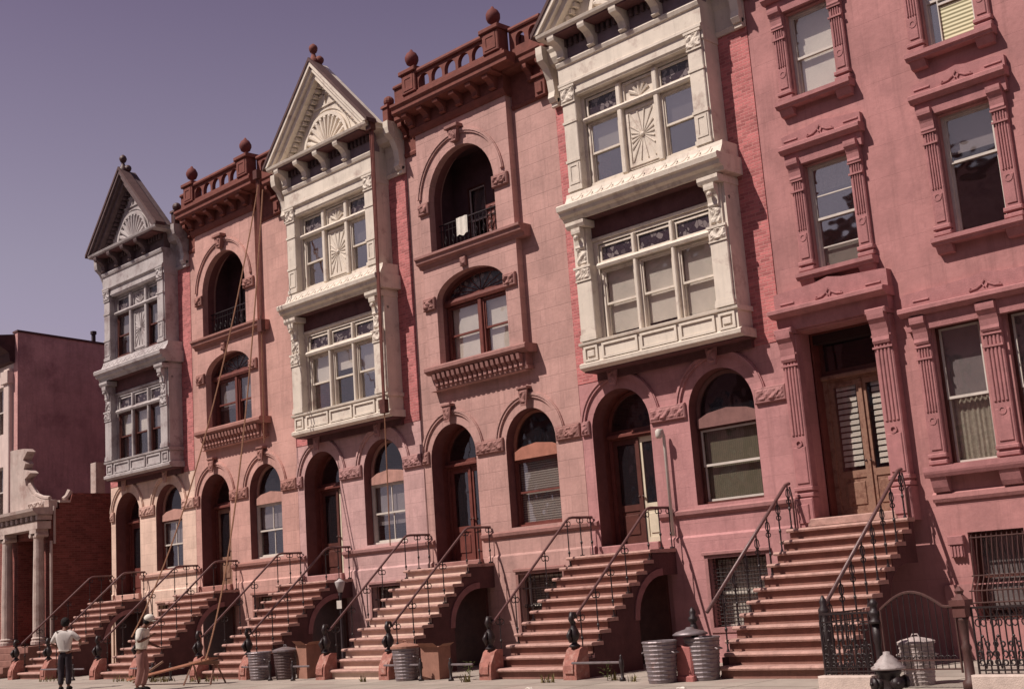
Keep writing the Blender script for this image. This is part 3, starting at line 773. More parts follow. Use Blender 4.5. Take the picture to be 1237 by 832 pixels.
    for i in range(17):
        x = 1.1+.143*i; rl.tube([(x, .12, zb), (x, .12, zb+.82)], .011, 5)
        if i % 2: rl.tube([(x+.05*math.cos(t), .12, zb+.4+.09*math.sin(t)) for t in [2*PI*j/8 for j in range(8)]], .008, 4, True)
    rl.build('balcony_railing', IRON, root)
    if K == 'D':
        q = MB().box(2.75, 3.42, .16, .19, zb+.02, zb+.95); q.relief(2.78, 3.39, zb+.05, zb+.92, .159, .03, .035); q.build('balcony_screen', WOODR, root)
    # downpipe / corner bead of the pavilion
    # ---- cornice
    U = RUST
    c = MB()
    c.prof(PL-.12, PR+.05, [(YP+.2-.001, 13.5), (YP-.03, 13.5), (YP-.07, 13.56), (YP-.11, 13.66), (YP-.08, 13.72), (YP-.08, 14.0), (YP-.46, 14.04), (YP-.50, 14.1), (YP-.50, 14.2), (YP-.56, 14.26), (YP-.56, 14.33), (YP+.2, 14.36)])
    for a, b in ((e, PL-.121), (PR+.051, LOT-e)):
        c.prof(a, b, [(-.001, 13.12), (-.04, 13.12), (-.06, 13.2), (-.03, 13.25), (-.03, 14.0), (-.3, 14.04), (-.34, 14.1), (-.34, 14.2), (-.38, 14.25), (-.38, 14.33), (-.001, 14.36)])
    c.prof(PL-.32, PL-.12, [(-.39, 14.06), (YP-.50, 14.1), (YP-.50, 14.2), (YP-.56, 14.26), (YP-.56, 14.33), (-.39, 14.34)])
    c.prof(PR+.05, PR+.62, [(-.39, 14.06), (YP-.50, 14.1), (YP-.50, 14.2), (YP-.56, 14.26), (YP-.56, 14.33), (-.39, 14.34)])
    co = c.build('cornice', U, root)
    m = MB()
    for i in range(6):
        x = PL-.05+.62*i; m.mk(); console(m, x, x+.19, YP-.081, 13.70, 14.03, .34)
    for x in (4.75, 5.22, .06, .36): m.mk(); console(m, x, x+.16, -.031, 13.62, 14.03, .26)
    for x in (5.02,): m.mk().bbox(x, x+.34, -.16, -.031, 13.12, 13.58); m.bbox(x-.05, x+.39, -.22, -.031, 13.581, 13.66); m.bbox(x+.08, x+.26, -.2, -.16, 13.2, 13.45)
    m.build('cornice_bracket', U, co)
    # ---- balustrade
    b = MB(); y0, y1 = YP-.34, YP-.18
    b.bbox(.62, 4.42, y0-.02, y1+.06, 14.361, 14.52)
    hs = []; n = 5; xa, xb = 1.22, 3.78
    for i in range(n):
        a = xa+(xb-xa)*i/n; hs.append(arch_loop(a+.05, a+(xb-xa)/n-.05, 14.57, 14.70, None, 10))
    b.plate(rect(xa, xb, 14.521, 14.98), hs, y0+.02, y1-.02)
    for s0, s1 in ((e, .62), (4.42, LOT-e)):
        b.plate(rect(s0, s1, 14.361, 14.98), [arch_loop(s0+(s1-s0)*.2, s0+(s1-s0)*.2+.3, 14.56, 14.74, None, 8), arch_loop(s1-.42, s1-.12, 14.56, 14.74, None, 8)] if s1-s0 > .8 else [], -.28, -.16)
        b.prof(s0, s1, [(-.12, 14.981), (-.32, 14.981), (-.34, 15.02), (-.32, 15.08), (-.12, 15.08)])
    b.prof(xa, xb, [(y1+.04, 14.981), (y0-.04, 14.981), (y0-.06, 15.02), (y0-.04, 15.09), (y1+.04, 15.09)])
    bo = b.build('balustrade', U, root)
    for x0, x1 in ((.68, 1.22), (3.78, 4.34)):
        p = MB(); p.bbox(x0, x1, y0-.06, y1+.14, 14.521, 15.06, .02); p.bbox(x0-.06, x1+.06, y0-.12, y1+.2, 15.061, 15.18, .02)
        p.plate(rect(x0+.08, x1-.08, 14.6, 15.0), [rect(x0+.15, x1-.15, 14.68, 14.92)], y0-.075, y0-.061)
        cx, cy = (x0+x1)/2+.0, (y0+y1)/2+.04
        p.build('balustrade_post', U, bo)
        q = MB().lathe([(.1, 15.181), (.11, 15.2), (.05, 15.27), (.06, 15.31), (.14, 15.36), (.185, 15.47), (.185, 15.55), (.13, 15.66), (.05, 15.72), (.03, 15.77)], cx, cy, 12)
        q.build('ball_finial', mat('dark_rust', (.15, .04, .035), var=.2, scale=6), bo, True)
    bk = MB().box(PR+.4, PR+.6, -.1, .5, 14.37, 14.9); bk.build('parapet', U, root)
    return root

# ------------------------------------------------------------------ stoops
def newel_figure(mb, x, y, z, s=1.):
    """cast iron dragon-like newel: bulbous base, waisted body, curled head"""
    mb.lathe([(.10, 0), (.11, .03), (.06, .07), (.05, .10), (.10, .17), (.115, .24), (.08, .33), (.045, .40), (.055, .45), (.03, .5)], x, y, 8, z)
    mb.tube([(x, y, z+.42), (x, y-.05, z+.52), (x, y-.02, z+.62), (x, y+.06, z+.62), (x, y+.09, z+.54)], [.05, .055, .05, .035, .03], 6)
    mb.tube([(x, y-.09, z+.10), (x, y-.15, z+.22), (x, y-.08, z+.34)], [.035, .05, .03], 5)

def handrail(root, u, yt, zt, yb, zb, yw=-.04, n=5, kind='plain'):
    r = MB(); th = .030
    pts = [(u, yw, zt), (u, yt+.16, zt), (u, yt+.05, zt-.015)]
    pts += [(u, yt-.05, zt-.075)]
    pts += [(u, yb, zb)]
    pts += [(u, yb-.06, zb-.02)]
    r.tube(pts, th, 6)
    rail = r.build('handrail', RAILM, root, True)
    return rail

def stoop(k, K, label, zl=2.2, nr=11, yt=-.85, yb=-3.35, ul=.10, ur=2.38, riserm=STEPB, nosem=STEPN, sidem=None, ped='scroll', x0=None, group=None):
    X = k*LOT if x0 is None else x0
    g = gz(X+1)
    root = thing('stoop', label, 'stoop', (X, 0, g), group=group)
    sidem = sidem or SIDE
    o = -g                                  # local z = facade z + o
    rise = (zl - g)/nr; go = (yt - yb)/(nr-1)
    st = MB()
    for i in range(nr):                     # i = 0 is the landing
        zt = zl + o - i*rise; y = yt - i*go; yb_ = y + go + .02 if i else -.052
        dw = .0
        nl, nr_ = ul-.03, ur+.03
        if i >= nr-2: nl, nr_ = ul+.10, ur-.08
        j = random.uniform(-.006, .006)
        hw = random.uniform(.0, .008)
        pr = [(y, zt-.072), (y-.07, zt-.066), (y-.082, zt-.036), (y-.065, zt-.006-hw), (y-.03, zt-hw*.5), (yb_, zt), (yb_, zt-.072)]
        st.mk().plate_x([(a+j, b) for a, b in pr], [], nl, nr_)
    st.build('tread', nosem, root)
    rs = MB()
    for i in range(nr):
        zt = zl + o - i*rise; y = yt - i*go; a, b = (ul+.03, ur-.03)
        if i >= nr-2: a, b = ul+.13, ur-.11
        rs.mk().box(a, b, y, y+.10, zt-rise+.0005-(.1 if i == nr-1 else 0), zt-.0725)
    rs.build('riser', riserm, root)
    # side walls: stepped top, arched passage beside the house
    for (a, b) in ((ul, ul+.22), (ur-.22, ur)):
        poly = [(-.052, zl+o-.08)]
        for i in range(nr-1):
            zt = zl+o-.08 - i*rise; y = yt - i*go + .02
            poly += [(y, zt), (y, zt-rise)]
        yl = yt-(nr-1)*go+.02
        poly += [(yl, -.15), (-1.42, -.15), (-1.42, .95)] + [(-1.42 + .85*(1-math.cos(t)), .95+.85*math.sin(t)) for t in [PI/2*j/8 for j in range(1, 9)]] + [(-.052, 1.80)]
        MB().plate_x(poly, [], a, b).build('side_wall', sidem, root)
    rim = MB()
    arcp = [(-1.42 + .85*(1-math.cos(t)), .95+.85*math.sin(t)) for t in [PI/2*j/8 for j in range(9)]]
    arco = [(-1.42 - .14 + .99*(1-math.cos(t)), .95+.99*math.sin(t)) for t in [PI/2*j/8 for j in range(9)]]
    rim.plate_x(arcp + arco[::-1], [], ur+.0005, ur+.03)
    rim.build('arch_rim', mat('arch_rim_stone', (.24, .11, .11), var=.2, scale=5, bump=.3), root)
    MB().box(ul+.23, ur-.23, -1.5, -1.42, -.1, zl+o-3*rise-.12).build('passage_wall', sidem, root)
    # pedestals with iron newels
    if ped == 'scroll':
        for u in (ul-.02, ur+.0):
            p = MB(); h = .62
            prof_ = [(-.62+.35, -.12), (-.62-.02, -.12), (-.62-.02, .16), (-.62, .30), (-.60+.06, .44), (-.62+.13, .54), (-.62+.20, .58), (-.62+.35, .58)]
            p.plate_x([(y+yb+.35+.07, z) for y, z in prof_], [], u-.17, u+.17)
            p.plate_x([(y+yb+.42, z) for y, z in [(-.6, .1), (-.67, .12), (-.66, .26), (-.6, .36)]], [], u-.11, u+.11)
            po = p.build('pedestal', PED, root)
            q = MB(); newel_figure(q, u, yb-.02, .58)
            q.build('newel_post', IRON, root, True)
    # rails
    for u in (ul+.02, ur-.04):
        zt, zb = zl+o+.85, (1.0 + o)
        rl = handrail(root, u, yt, zt, yb+.1, zb)
        b = MB()
        ys = [yw for yw in (-.10, -.45, yt-.02)] + [yt - go*(i*1.95+1.2) for i in range(1, 5)]
        for y in ys:
            if y >= yt: f = zt; base = zl+o
            else:
                t = (yt-y)/(yt-(yb+.1)); f = zt-.05 - (zt-.05-zb)*t; i = math.ceil((yt-y)/go - .001); base = zl+o - i*rise
            b.mk().tube([(u, y, base), (u, y, base+.05), (u, y, f-.02)], [.034, .014, .014], 5)
            b.ball((u, y, base+.30), .028, 5, sz=1.5); b.box(u-.035, u+.035, y-.035, y+.035, base, base+.035)
            if y < yt-.1: scroll_pair(b, u, y, f-.15, .048)
            else: scroll_pair(b, u, y, f-.07, .045)
        b.build('baluster', IRON, rl)
    return root

# ------------------------------------------------------------------ flat fronted house on the right
def fluted(mb, a, b, y, z0, z1, dep=.08):
    mb.bbox(a, b, y-dep, y-.001, z0, z1, .02)
    n = 4; w = (b-a-.08)/n
    for i in range(n):
        x = a+.04+w*i; mb.bbox(x+.012, x+w-.012, y-dep-.025, y-dep-.0005, z0+.95*(z1-z0)*.4, z1-.42, .012)
    mb.bbox(a+.05, b-.05, y-dep-.02, y-dep-.0005, z0+.28, z0+.28+(z1-z0)*.22, .02)
    ring(mb, (a+b)/2, z0+.95*(z1-z0)*.4-.16, .045, .075, y-dep-.03, y-dep-.0005, 0, 360, 12)
    for zz in (z1-.40, z1-.62): mb.box(a-.01, b+.01, y-dep-.04, y-dep-.0005, zz, zz+.035)
    for zz in (z0+.02, z0+.14): mb.bbox(a-.03, b+.03, y-dep-.04, y-.001, zz, zz+.08, .015)

def hood(root, T, x0, x1, z, y, dep, rise=.34, centre=None):
    """window hood: moulded shelf with a low pedimented block and cut ornament above"""
    m = MB(); c = (x0+x1)/2 if centre is None else centre
    m.prof(x0+.05, x1-.05, [(y, z-.30), (y-dep*.45, z-.30), (y-dep*.5, z-.04), (y, z-.04)])
    m.prof(x0, x1, [(y, z-.04), (y-dep*.7, z-.04), (y-dep*.85, z), (y-dep, z+.03), (y-dep, z+.10), (y-dep*.9, z+.12), (y, z+.14)])
    m.plate([(x0+.02, z+.139), (x1-.02, z+.139), (x1-.02, z+rise), (x1-.10, z+rise+.015), (c+.3, z+rise+.06), (c, z+rise+.12), (c-.3, z+rise+.06), (x0+.10, z+rise+.015), (x0+.02, z+rise)], [], y-dep*.42, y)
    for s in (-1, 1):
        m.bbox(c+s*.75*(x1-x0)/2-.16*1, c+s*.75*(x1-x0)/2+.16, y-dep*.42-.02, y-dep*.42-.0005, z+.22, z+.255, .01)
        m.tube([(c+s*.05, y-dep*.42-.01, z+.28), (c+s*.16, y-dep*.42-.01, z+.22), (c+s*.3, y-dep*.42-.01, z+.2), (c+s*.26, y-dep*.42-.01, z+.24)], .016, 5)
        m.tube([(c, y-dep*.42-.01, z+.36), (c+s*.05, y-dep*.42-.01, z+.28), (c+s*.02, y-dep*.42-.01, z+.22)], .016, 5)
    m.build('window_hood', T, root)

def framed_window(root, T, x0, x1, z0, z1, wk, sill=True):
    s = MB(); fluted(s, x0-.30, x0-.02, 0, z0+.02, z1+.12); console(s, x0-.29, x0-.03, -.082, z1-.26, z1+.16, .14); s.mk(); fluted(s, x1+.02, x1+.30, 0, z0+.02, z1+.12)
    for a, b in ((x1+.02, x1+.30),): console(s, a+.01, b-.01, -.082, z1-.26, z1+.16, .14)
    s.build('window_surround', T, root)
    hood(root, T, x0-.40, x1+.42, z1+.42-.08, -.001, .26)
    si = MB().prof(x0-.34, x1+.36, [(-.001, z0-.14), (-.20, z0-.14), (-.22, z0-.10), (-.25, z0-.08), (-.25, z0), (-.001, z0+.015)])
    si.prof(x0-.30, x0+.0, [(-.001, z0-.30), (-.1, z0-.28), (-.17, z0-.14), (-.001, z0-.14)]); si.prof(x1-.0, x1+.32, [(-.001, z0-.30), (-.1, z0-.28), (-.17, z0-.14), (-.001, z0-.14)])
    si.build('window_sill', T, root)
    sash_window(root, x0, x1, z0, z1, .14, **wk)

def flat_house(X, W_, label, detail=True):
    T = WEAR['F']; M_ = STONE['F']; e = .006
    root = thing('row_house', label, 'house', (X, 0, 0))
    shell(root, W_, 14.6, BRICKB)
    door = rect(.38, 2.08, 2.36, 6.12)
    f2 = [(.95, 1.93, 7.23, 9.38), (3.80, 4.80, 7.23, 9.50)]
    f3 = [(.93, 1.91, 10.76, 12.60), (3.78, 4.76, 10.76, 12.60)]
    g1 = [(3.14, 4.02, 3.22, 5.70), (4.50, 5.40, 3.22, 5.70)]
    hs = [door] + [rect(*r) for r in f2+f3+g1] + [rect(3.28, 4.28, .5, 2.0), rect(4.95, 5.95, .5, 2.0)]
    MB().plate(rect(e, W_-e, -.8, 14.2), hs, 0, .36).build('facade_wall', M_, root)
    p = MB(); p.plate(rect(2.75, W_-e, -.8, 1.12), [rect(3.28, 4.28, .5, 1.1), rect(4.95, 5.95, .5, 1.1)], -.06, -.001)
    p.prof(2.75, W_-e, [(-.001, 2.56), (-.04, 2.56), (-.07, 2.62), (-.07, 2.70), (-.001, 2.74)]); p.build('plinth', M_, root)
    # portal
    y = -.001; q = MB()
    for a, b in ((.06, .42), (2.06, 2.44)):
        fluted(q, a, b, 0, 2.9, 6.08, .20)
        console(q, a+.02, b-.02, -.205, 5.55, 6.16, .16)
        q.bbox(a-.03, b+.03, -.30, -.001, 2.3, 2.9, .02); q.bbox(a+.06, b-.06, -.325, -.301, 2.42, 2.78, .02)
        q.bbox(a-.02, b+.02, -.36, -.302+.3, 6.09, 6.2, .02)
    q.build('portal_pilaster', T, root)
    hood(root, T, -.02+.03, 2.52, 6.46, y, .46, .46)
    lt = MB().box(.42, 2.06, -.16, -.001, 6.125, 6.4); lt.build('portal_lintel', T, root)
    for i in range(1):
        v = MB(); v.box(.40, .44, .361, 1.0, 2.36, 6.12); v.box(2.02, 2.06, .361, 1.0, 2.36, 6.12); v.box(.44, 2.02, .361, 1.0, 6.08, 6.12); v.build('door_jamb', WOODR, root)
    MB().bbox(.3, 2.16, -.32, 1.0, 2.34, 2.50, .02).build('door_sill', STEPN, root)
    double_door(root, .44, 2.02, 2.51, 5.28, .62, fm=WOODO, leafl=WOODO, leafr=WOODO, mid=None, curtain='lace' if not detail else None, glassl=GLASS, glassr=GLASS)
    if detail:
        cu = MB()
        for a, b in ((.66, 1.08), (1.42, 1.82)):
            for i in range(14):
                z = 3.45+.115*i; cu.add([(a, .665, z), (b, .665, z), (b, .68, z+.085), (a, .68, z+.085)], [(0, 1, 2, 3)])
        cu.build('door_blind', BL_CREAM, root)
    tr = MB().plate(rect(.44, 2.02, 5.281, 6.08), [rect(.52, 1.94, 5.36, 6.0)], .58, .66); to = tr.build('transom_window', WOOD, root)
    MB().box(.52, 1.94, .615, .62, 5.36, 6.0).build('pane', GLASSD, to)
    dn = MB()
    for i in range(14): x = .50+.108*i; dn.box(x, x+.055, .50, .579, 5.98, 6.06)
    dn.build('dentil', T, root)
    # windows
    wk = dict(fm=SASHW, glass=GLASSP, hbars=())
    ks = [dict(wk, shade='cream', frac2=.0, hbars=(.5,), frac=.0), dict(wk, hbars=(.5,), shade='grey', frac=.2)]
    framed_window(root, T, *f2[0], dict(wk, hbars=(.45,), meet=.5, shade='lace', frac=.22))
    framed_window(root, T, *f2[1], dict(wk, glass=GLASS, hbars=(), meet=.62, shade='grey', frac=.30))
    framed_window(root, T, *f3[0], dict(wk, glass=GLASS, meet=.5, shade='cream', frac=1.0))
    framed_window(root, T, *f3[1], dict(wk, meet=.55, shade=None))
    blind('louvre', 4.05, 4.68, 10.82, 11.62, .17, root) if detail else None
    if detail:
        blind('cream', 1.02, 1.86, 7.28, 7.75, .26, root)
        MB().box(4.03, 4.05, .13, .2, 10.80, 11.72).box(4.68, 4.70, .13, .2, 10.80, 11.72).box(4.05, 4.68, .13, .2, 11.62, 11.66).build('fan_housing', SASHW, root)
    # ground pair
    s = MB()
    for a, b in ((2.82, 3.12), (4.08, 4.44), (5.44, 5.76)):
        s.mk(); fluted(s, a, b, 0, 3.20, 5.74); console(s, a+.01, b-.01, -.082, 5.40, 5.90, .15)
        s.prof(a, b, [(-.001, 2.72), (-.10, 2.74), (-.14, 2.82), (-.2, 3.0), (-.001, 3.0)])
    s.build('window_surround', T, root)
    hood(root, T, 2.66, 5.92, 5.96, -.001, .30, .38)
    MB().prof(2.74, 5.84, [(-.001, 3.0), (-.22, 3.0), (-.25, 3.06), (-.26, 3.10), (-.26, 3.19), (-.001, 3.2)]).build('window_sill', T, root)
    sash_window(root, 3.14, 4.02, 3.22, 5.70, .14, fm=SASHW, casing=WOOD, shade='grey', frac=.52, shade2='lace', frac2=1., meet=.48)
    sash_window(root, 4.50, 5.40, 3.22, 5.70, .14, fm=SASHW, casing=WOOD, shade='grey', frac=.5, shade2='lace', frac2=1., meet=.48)
    # basement windows with belly grilles
    for a in (3.28, 4.95):
        sash_window(root, a, a+1.0, .5, 2.0, .22, fm=WOOD, shade='grey', frac=.9)
        gsur = MB(); gsur.plate(rect(a-.34, a+1.34, 1.62, 1.92), [rect(a-.06, a+1.06, 1.6, 1.95)] if False else [], -.05, -.001) if False else None
        for c0, c1 in ((a-.34, a-.05), (a+1.05, a+1.34)):
            gsur.bbox(c0, c1, -.11, -.001, 1.80, 1.96); gsur.bbox(c0+.02, c1-.02, -.08, -.001, 1.58, 1.80)
            for i in range(4): gsur.box(c0+.04+i*.06, c0+.07+i*.06, -.10, -.0805, 1.6, 1.78)
        gsur.build('window_surround', T, root)
        gr = MB()
        for i in range(11):
            x = a+.04+.092*i
            gr.tube([(x, .05, 2.0), (x, -.02, 1.6), (x, -.05, 1.25), (x, -.22, 1.0), (x, -.25, .8), (x, -.1, .6), (x, .05, .5)], .011, 5)
        for zz, yy in ((1.25, -.05), (1.9, .03), (.8, -.25), (1.0, -.22)): gr.tube([(a, yy, zz), (a+1, yy, zz)], .014, 5)
        gr.build('window_grille', IRONB, root)
    c = MB().prof(e, W_-e, [(-.001, 13.3), (-.1, 13.3), (-.14, 13.45), (-.1, 13.5), (-.1, 13.95), (-.5, 14.05), (-.6, 14.2), (-.66, 14.35), (-.66, 14.45), (-.001, 14.5)])
    for i in range(10): x = .1+i*(W_-.4)/9; console(c, x, x+.18, -.101, 13.5, 14.04, .36)
    c.build('cornice', RUST, root)
    return root

def gz(x): return -0.07 - (x - 5.0) * 0.0035
# ================================================================== BUILD THE ROW
gw = lambda **k: k
WG = GREYW
A = bay_house(0, 'A', 'farthest gabled row house, grey bay windows over a cream ground floor', WG,
    gw(leafr=CREAMP, glassr=GLASSP), gw(fm=SASHW, casing=WOODR, vbar=1, shade='grey', frac=.5, head=PINKP),
    [gw(shade='grey', frac=.6, frac2=1), 'panel', gw(shade='grey', frac=.5)],
    [gw(shade='cream', frac=.45), gw(shade='cream', frac=.5), gw(shade='grey', frac=.5)])
B = arch_house(1, 'B', 'salmon row house with arched loggia between the cream house and the mauve house', gw(curtain=None, leafr=WOODR, glassr=GLASSP, glassl=GLASSD, leafl=WOODO),
    gw(fm=SASHW, casing=SASHW, vbar=1, shade='grey', frac=.45, head=PINKP), gw(fm=WOODR, shade='grey', frac=.6), dz=-.06)
Cc = bay_house(2, 'C', 'middle gabled row house with white bay windows above a mauve ground floor', WHITE,
    gw(leafl=WOOD, leafr=CREAMP, glassr=GLASSP), gw(fm=SASHW, casing=SASHW, vbar=1, shade='grey', frac=.7, head=PINKP),
    [gw(shade='grey', frac=.5, glass=GLASSP), 'panel', gw(shade='grey', frac=.4, glass=GLASSP)],
    [gw(shade='cream', frac=.5), gw(shade='cream', frac=.35), gw(shade='cream', frac=.55, glass=GLASSP)])
D = arch_house(3, 'D', 'dusty pink row house of jointed blocks with loggia and white window shades', gw(leafl=WOODR, leafr=WOODR),
    gw(fm=WOODR, casing=WOODR, vbar=0, shade='ven', frac=1., head=HEADD), gw(fm=WOODR, casing=WOODR, shade='cream', frac=1.), dz=.05)
Eh = bay_house(4, 'E', 'nearest gabled row house with white bay windows, brick strips and a rose ground floor', WHITE,
    gw(leafl=WOOD, leafr=CREAMP, glassl=GLASSD, glassr=GLASSD), gw(fm=SASHW, casing=WOOD, vbar=0, shade='green', frac=1., glass=GLASS, meet=.5, head=HEADE),
    [gw(shade='cream', frac=.5, glass=GLASSP), 'panel', gw(shade='grey', frac=.5, glass=GLASSP)],
    [gw(shade='cream', frac=.93), gw(shade='cream', frac=.92), gw(shade='cream', frac=1.)])
F = flat_house(5*LOT, 6.2, 'flat crimson pink row house with fluted window surrounds and a portal over the tallest stoop')
G = flat_house(5*LOT+6.2, 6.2, 'flat crimson pink row house standing past the ornate fence, next to its twin', detail=False)

# ---- stoops
grp = 'stoops in front of the row houses'
stoop(0, 'A', 'farthest stoop with plain iron rails beside the columned portal', group=grp)
stoop(1, 'B', 'stoop with salmon steps behind the man in the white cap', riserm=mat('salmon_riser', (.27, .135, .108), var=.15, scale=4, bump=.2), group=grp)
stoop(2, 'C', 'brown stoop between the sawhorse plank and the white lamp post', group=grp)
stoop(3, 'D', 'stoop with pale cream risers and an arched passage under its landing', zl=2.26, riserm=STEPC, nosem=STEPN, group=grp)
stoop(4, 'E', 'red brown stoop with the two zinc cans standing at its right', group=grp)

def big_stoop():
    X = 5*LOT; g = gz(X+1); o = -g; nr = 12; zl = 2.34
    root = thing('stoop', 'nearest and tallest stoop, red brown steps beside the ornate iron fence', 'stoop', (X, 0, g), group=grp)
    ul, ur = -.02, 2.50; rise = (zl-g)/nr; yt, yb = -.52, -3.30; go = (yt-yb)/(nr-1)
    st, rs = MB(), MB()
    for i in range(nr):
        zt = zl+o-i*rise; y = yt-i*go; yb_ = y+go+.02 if i else -.33
        a, b = (ul, ur) if i < nr-2 else (ul+.14, ur+.1)
        st.mk().plate_x([(y, zt-.072), (y-.07, zt-.066), (y-.082, zt-.036), (y-.065, zt-.008), (y-.03, zt), (yb_, zt), (yb_, zt-.072)], [], a, b)
        rs.mk().box(a+.04, b-.04, y, y+.1, zt-rise+.0005-(.1 if i == nr-1 else 0), zt-.0725)
    st.build('tread', STEPN, root); rs.build('riser', STEPB, root)
    for (a, b) in ((ul+.02, ul+.24), (ur-.24, ur-.02)):
        poly = [(-.37, zl+o-.08)]
        for i in range(nr-1):
            zt = zl+o-.08-i*rise; y = yt-i*go+.02; poly += [(y, zt), (y, zt-rise)]
        yl = yt-(nr-1)*go+.02
        poly += [(yl, -.15), (-1.5, -.15), (-1.5, 1.0)] + [(-1.5+.7*(1-math.cos(t)), 1.0+.7*math.sin(t)) for t in [PI/2*j/8 for j in range(1, 9)]] + [(-.37, 1.7)]
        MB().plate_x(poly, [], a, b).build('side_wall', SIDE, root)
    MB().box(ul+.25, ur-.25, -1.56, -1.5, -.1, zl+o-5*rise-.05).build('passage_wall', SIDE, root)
    p = MB(); p.bbox(-.42, -.06, -3.80, -3.30, -.1, .60, .03); p.bbox(-.46, -.03, -3.84, -3.26, -.1, .10, .02); p.build('pedestal', mat('smooth_brownstone', (.36, .13, .12), var=.15, scale=4, bump=.3), root)
    nw = MB().lathe([(.09, 0), (.09, .04), (.05, .07), (.07, .16), (.085, .24), (.06, .32), (.045, .36), (.085, .40), (.085, .44), (.05, .48), (.06, .54), (.02, .62)], -.22, -3.45, 10, .60)
    nw.build('newel_post', IRON, root, True)
    nw = MB().lathe([(.10, 0), (.10, .9), (.06, .94), (.09, 1.02), (.09, 1.08), (.05, 1.14), (.06, 1.2), (.015, 1.3)], 2.42, -3.5, 10, 0)
    nw.build('newel_post', IRON, root, True)
    for u, ye, ze in ((ul+.06, -3.38, 1.12), (ur-.1, -3.45, 1.12)):
        zt, zb = zl+o+.86, ze
        r = MB(); r.tube([(u, -.40, zt), (u, yt+.1, zt), (u, yt-.02, zt-.03), (u, ye, zb)], .034, 6)
        r.tube([(u, -.40, zt-.06), (u, -.34, zt-.3), (u, -.34, zl+o)], .02, 5)
        rl = r.build('handrail', RAILM, root, True)
        b = MB(); y = -.48; i0 = 0
        while y > ye+.1:
            if y >= yt: f = zt; base = zl+o
            else:
                t = (yt-y)/(yt-ye); f = zt-.03-(zt-.03-zb)*t; i = math.ceil((yt-y)/go-.001); base = zl+o-i*rise
            b.mk().tube([(u, y, base), (u, y, base+.06), (u, y, f-.02)], [.036, .016, .016], 5)
            b.ball((u, y, base+.38), .028, 5, sz=1.6); b.ball((u, y, base+.14), .02, 5)
            for s in (-1, 1): b.tube([(u, y+s*(.012), f-.30), (u, y+s*.07, f-.22), (u, y+s*.05, f-.12), (u, y+s*.01, f-.10)], .012, 4)
            scroll_pair(b, u, y, f-.34, .032)
            y -= .40
        b.build('baluster', IRON, rl)
big_stoop()

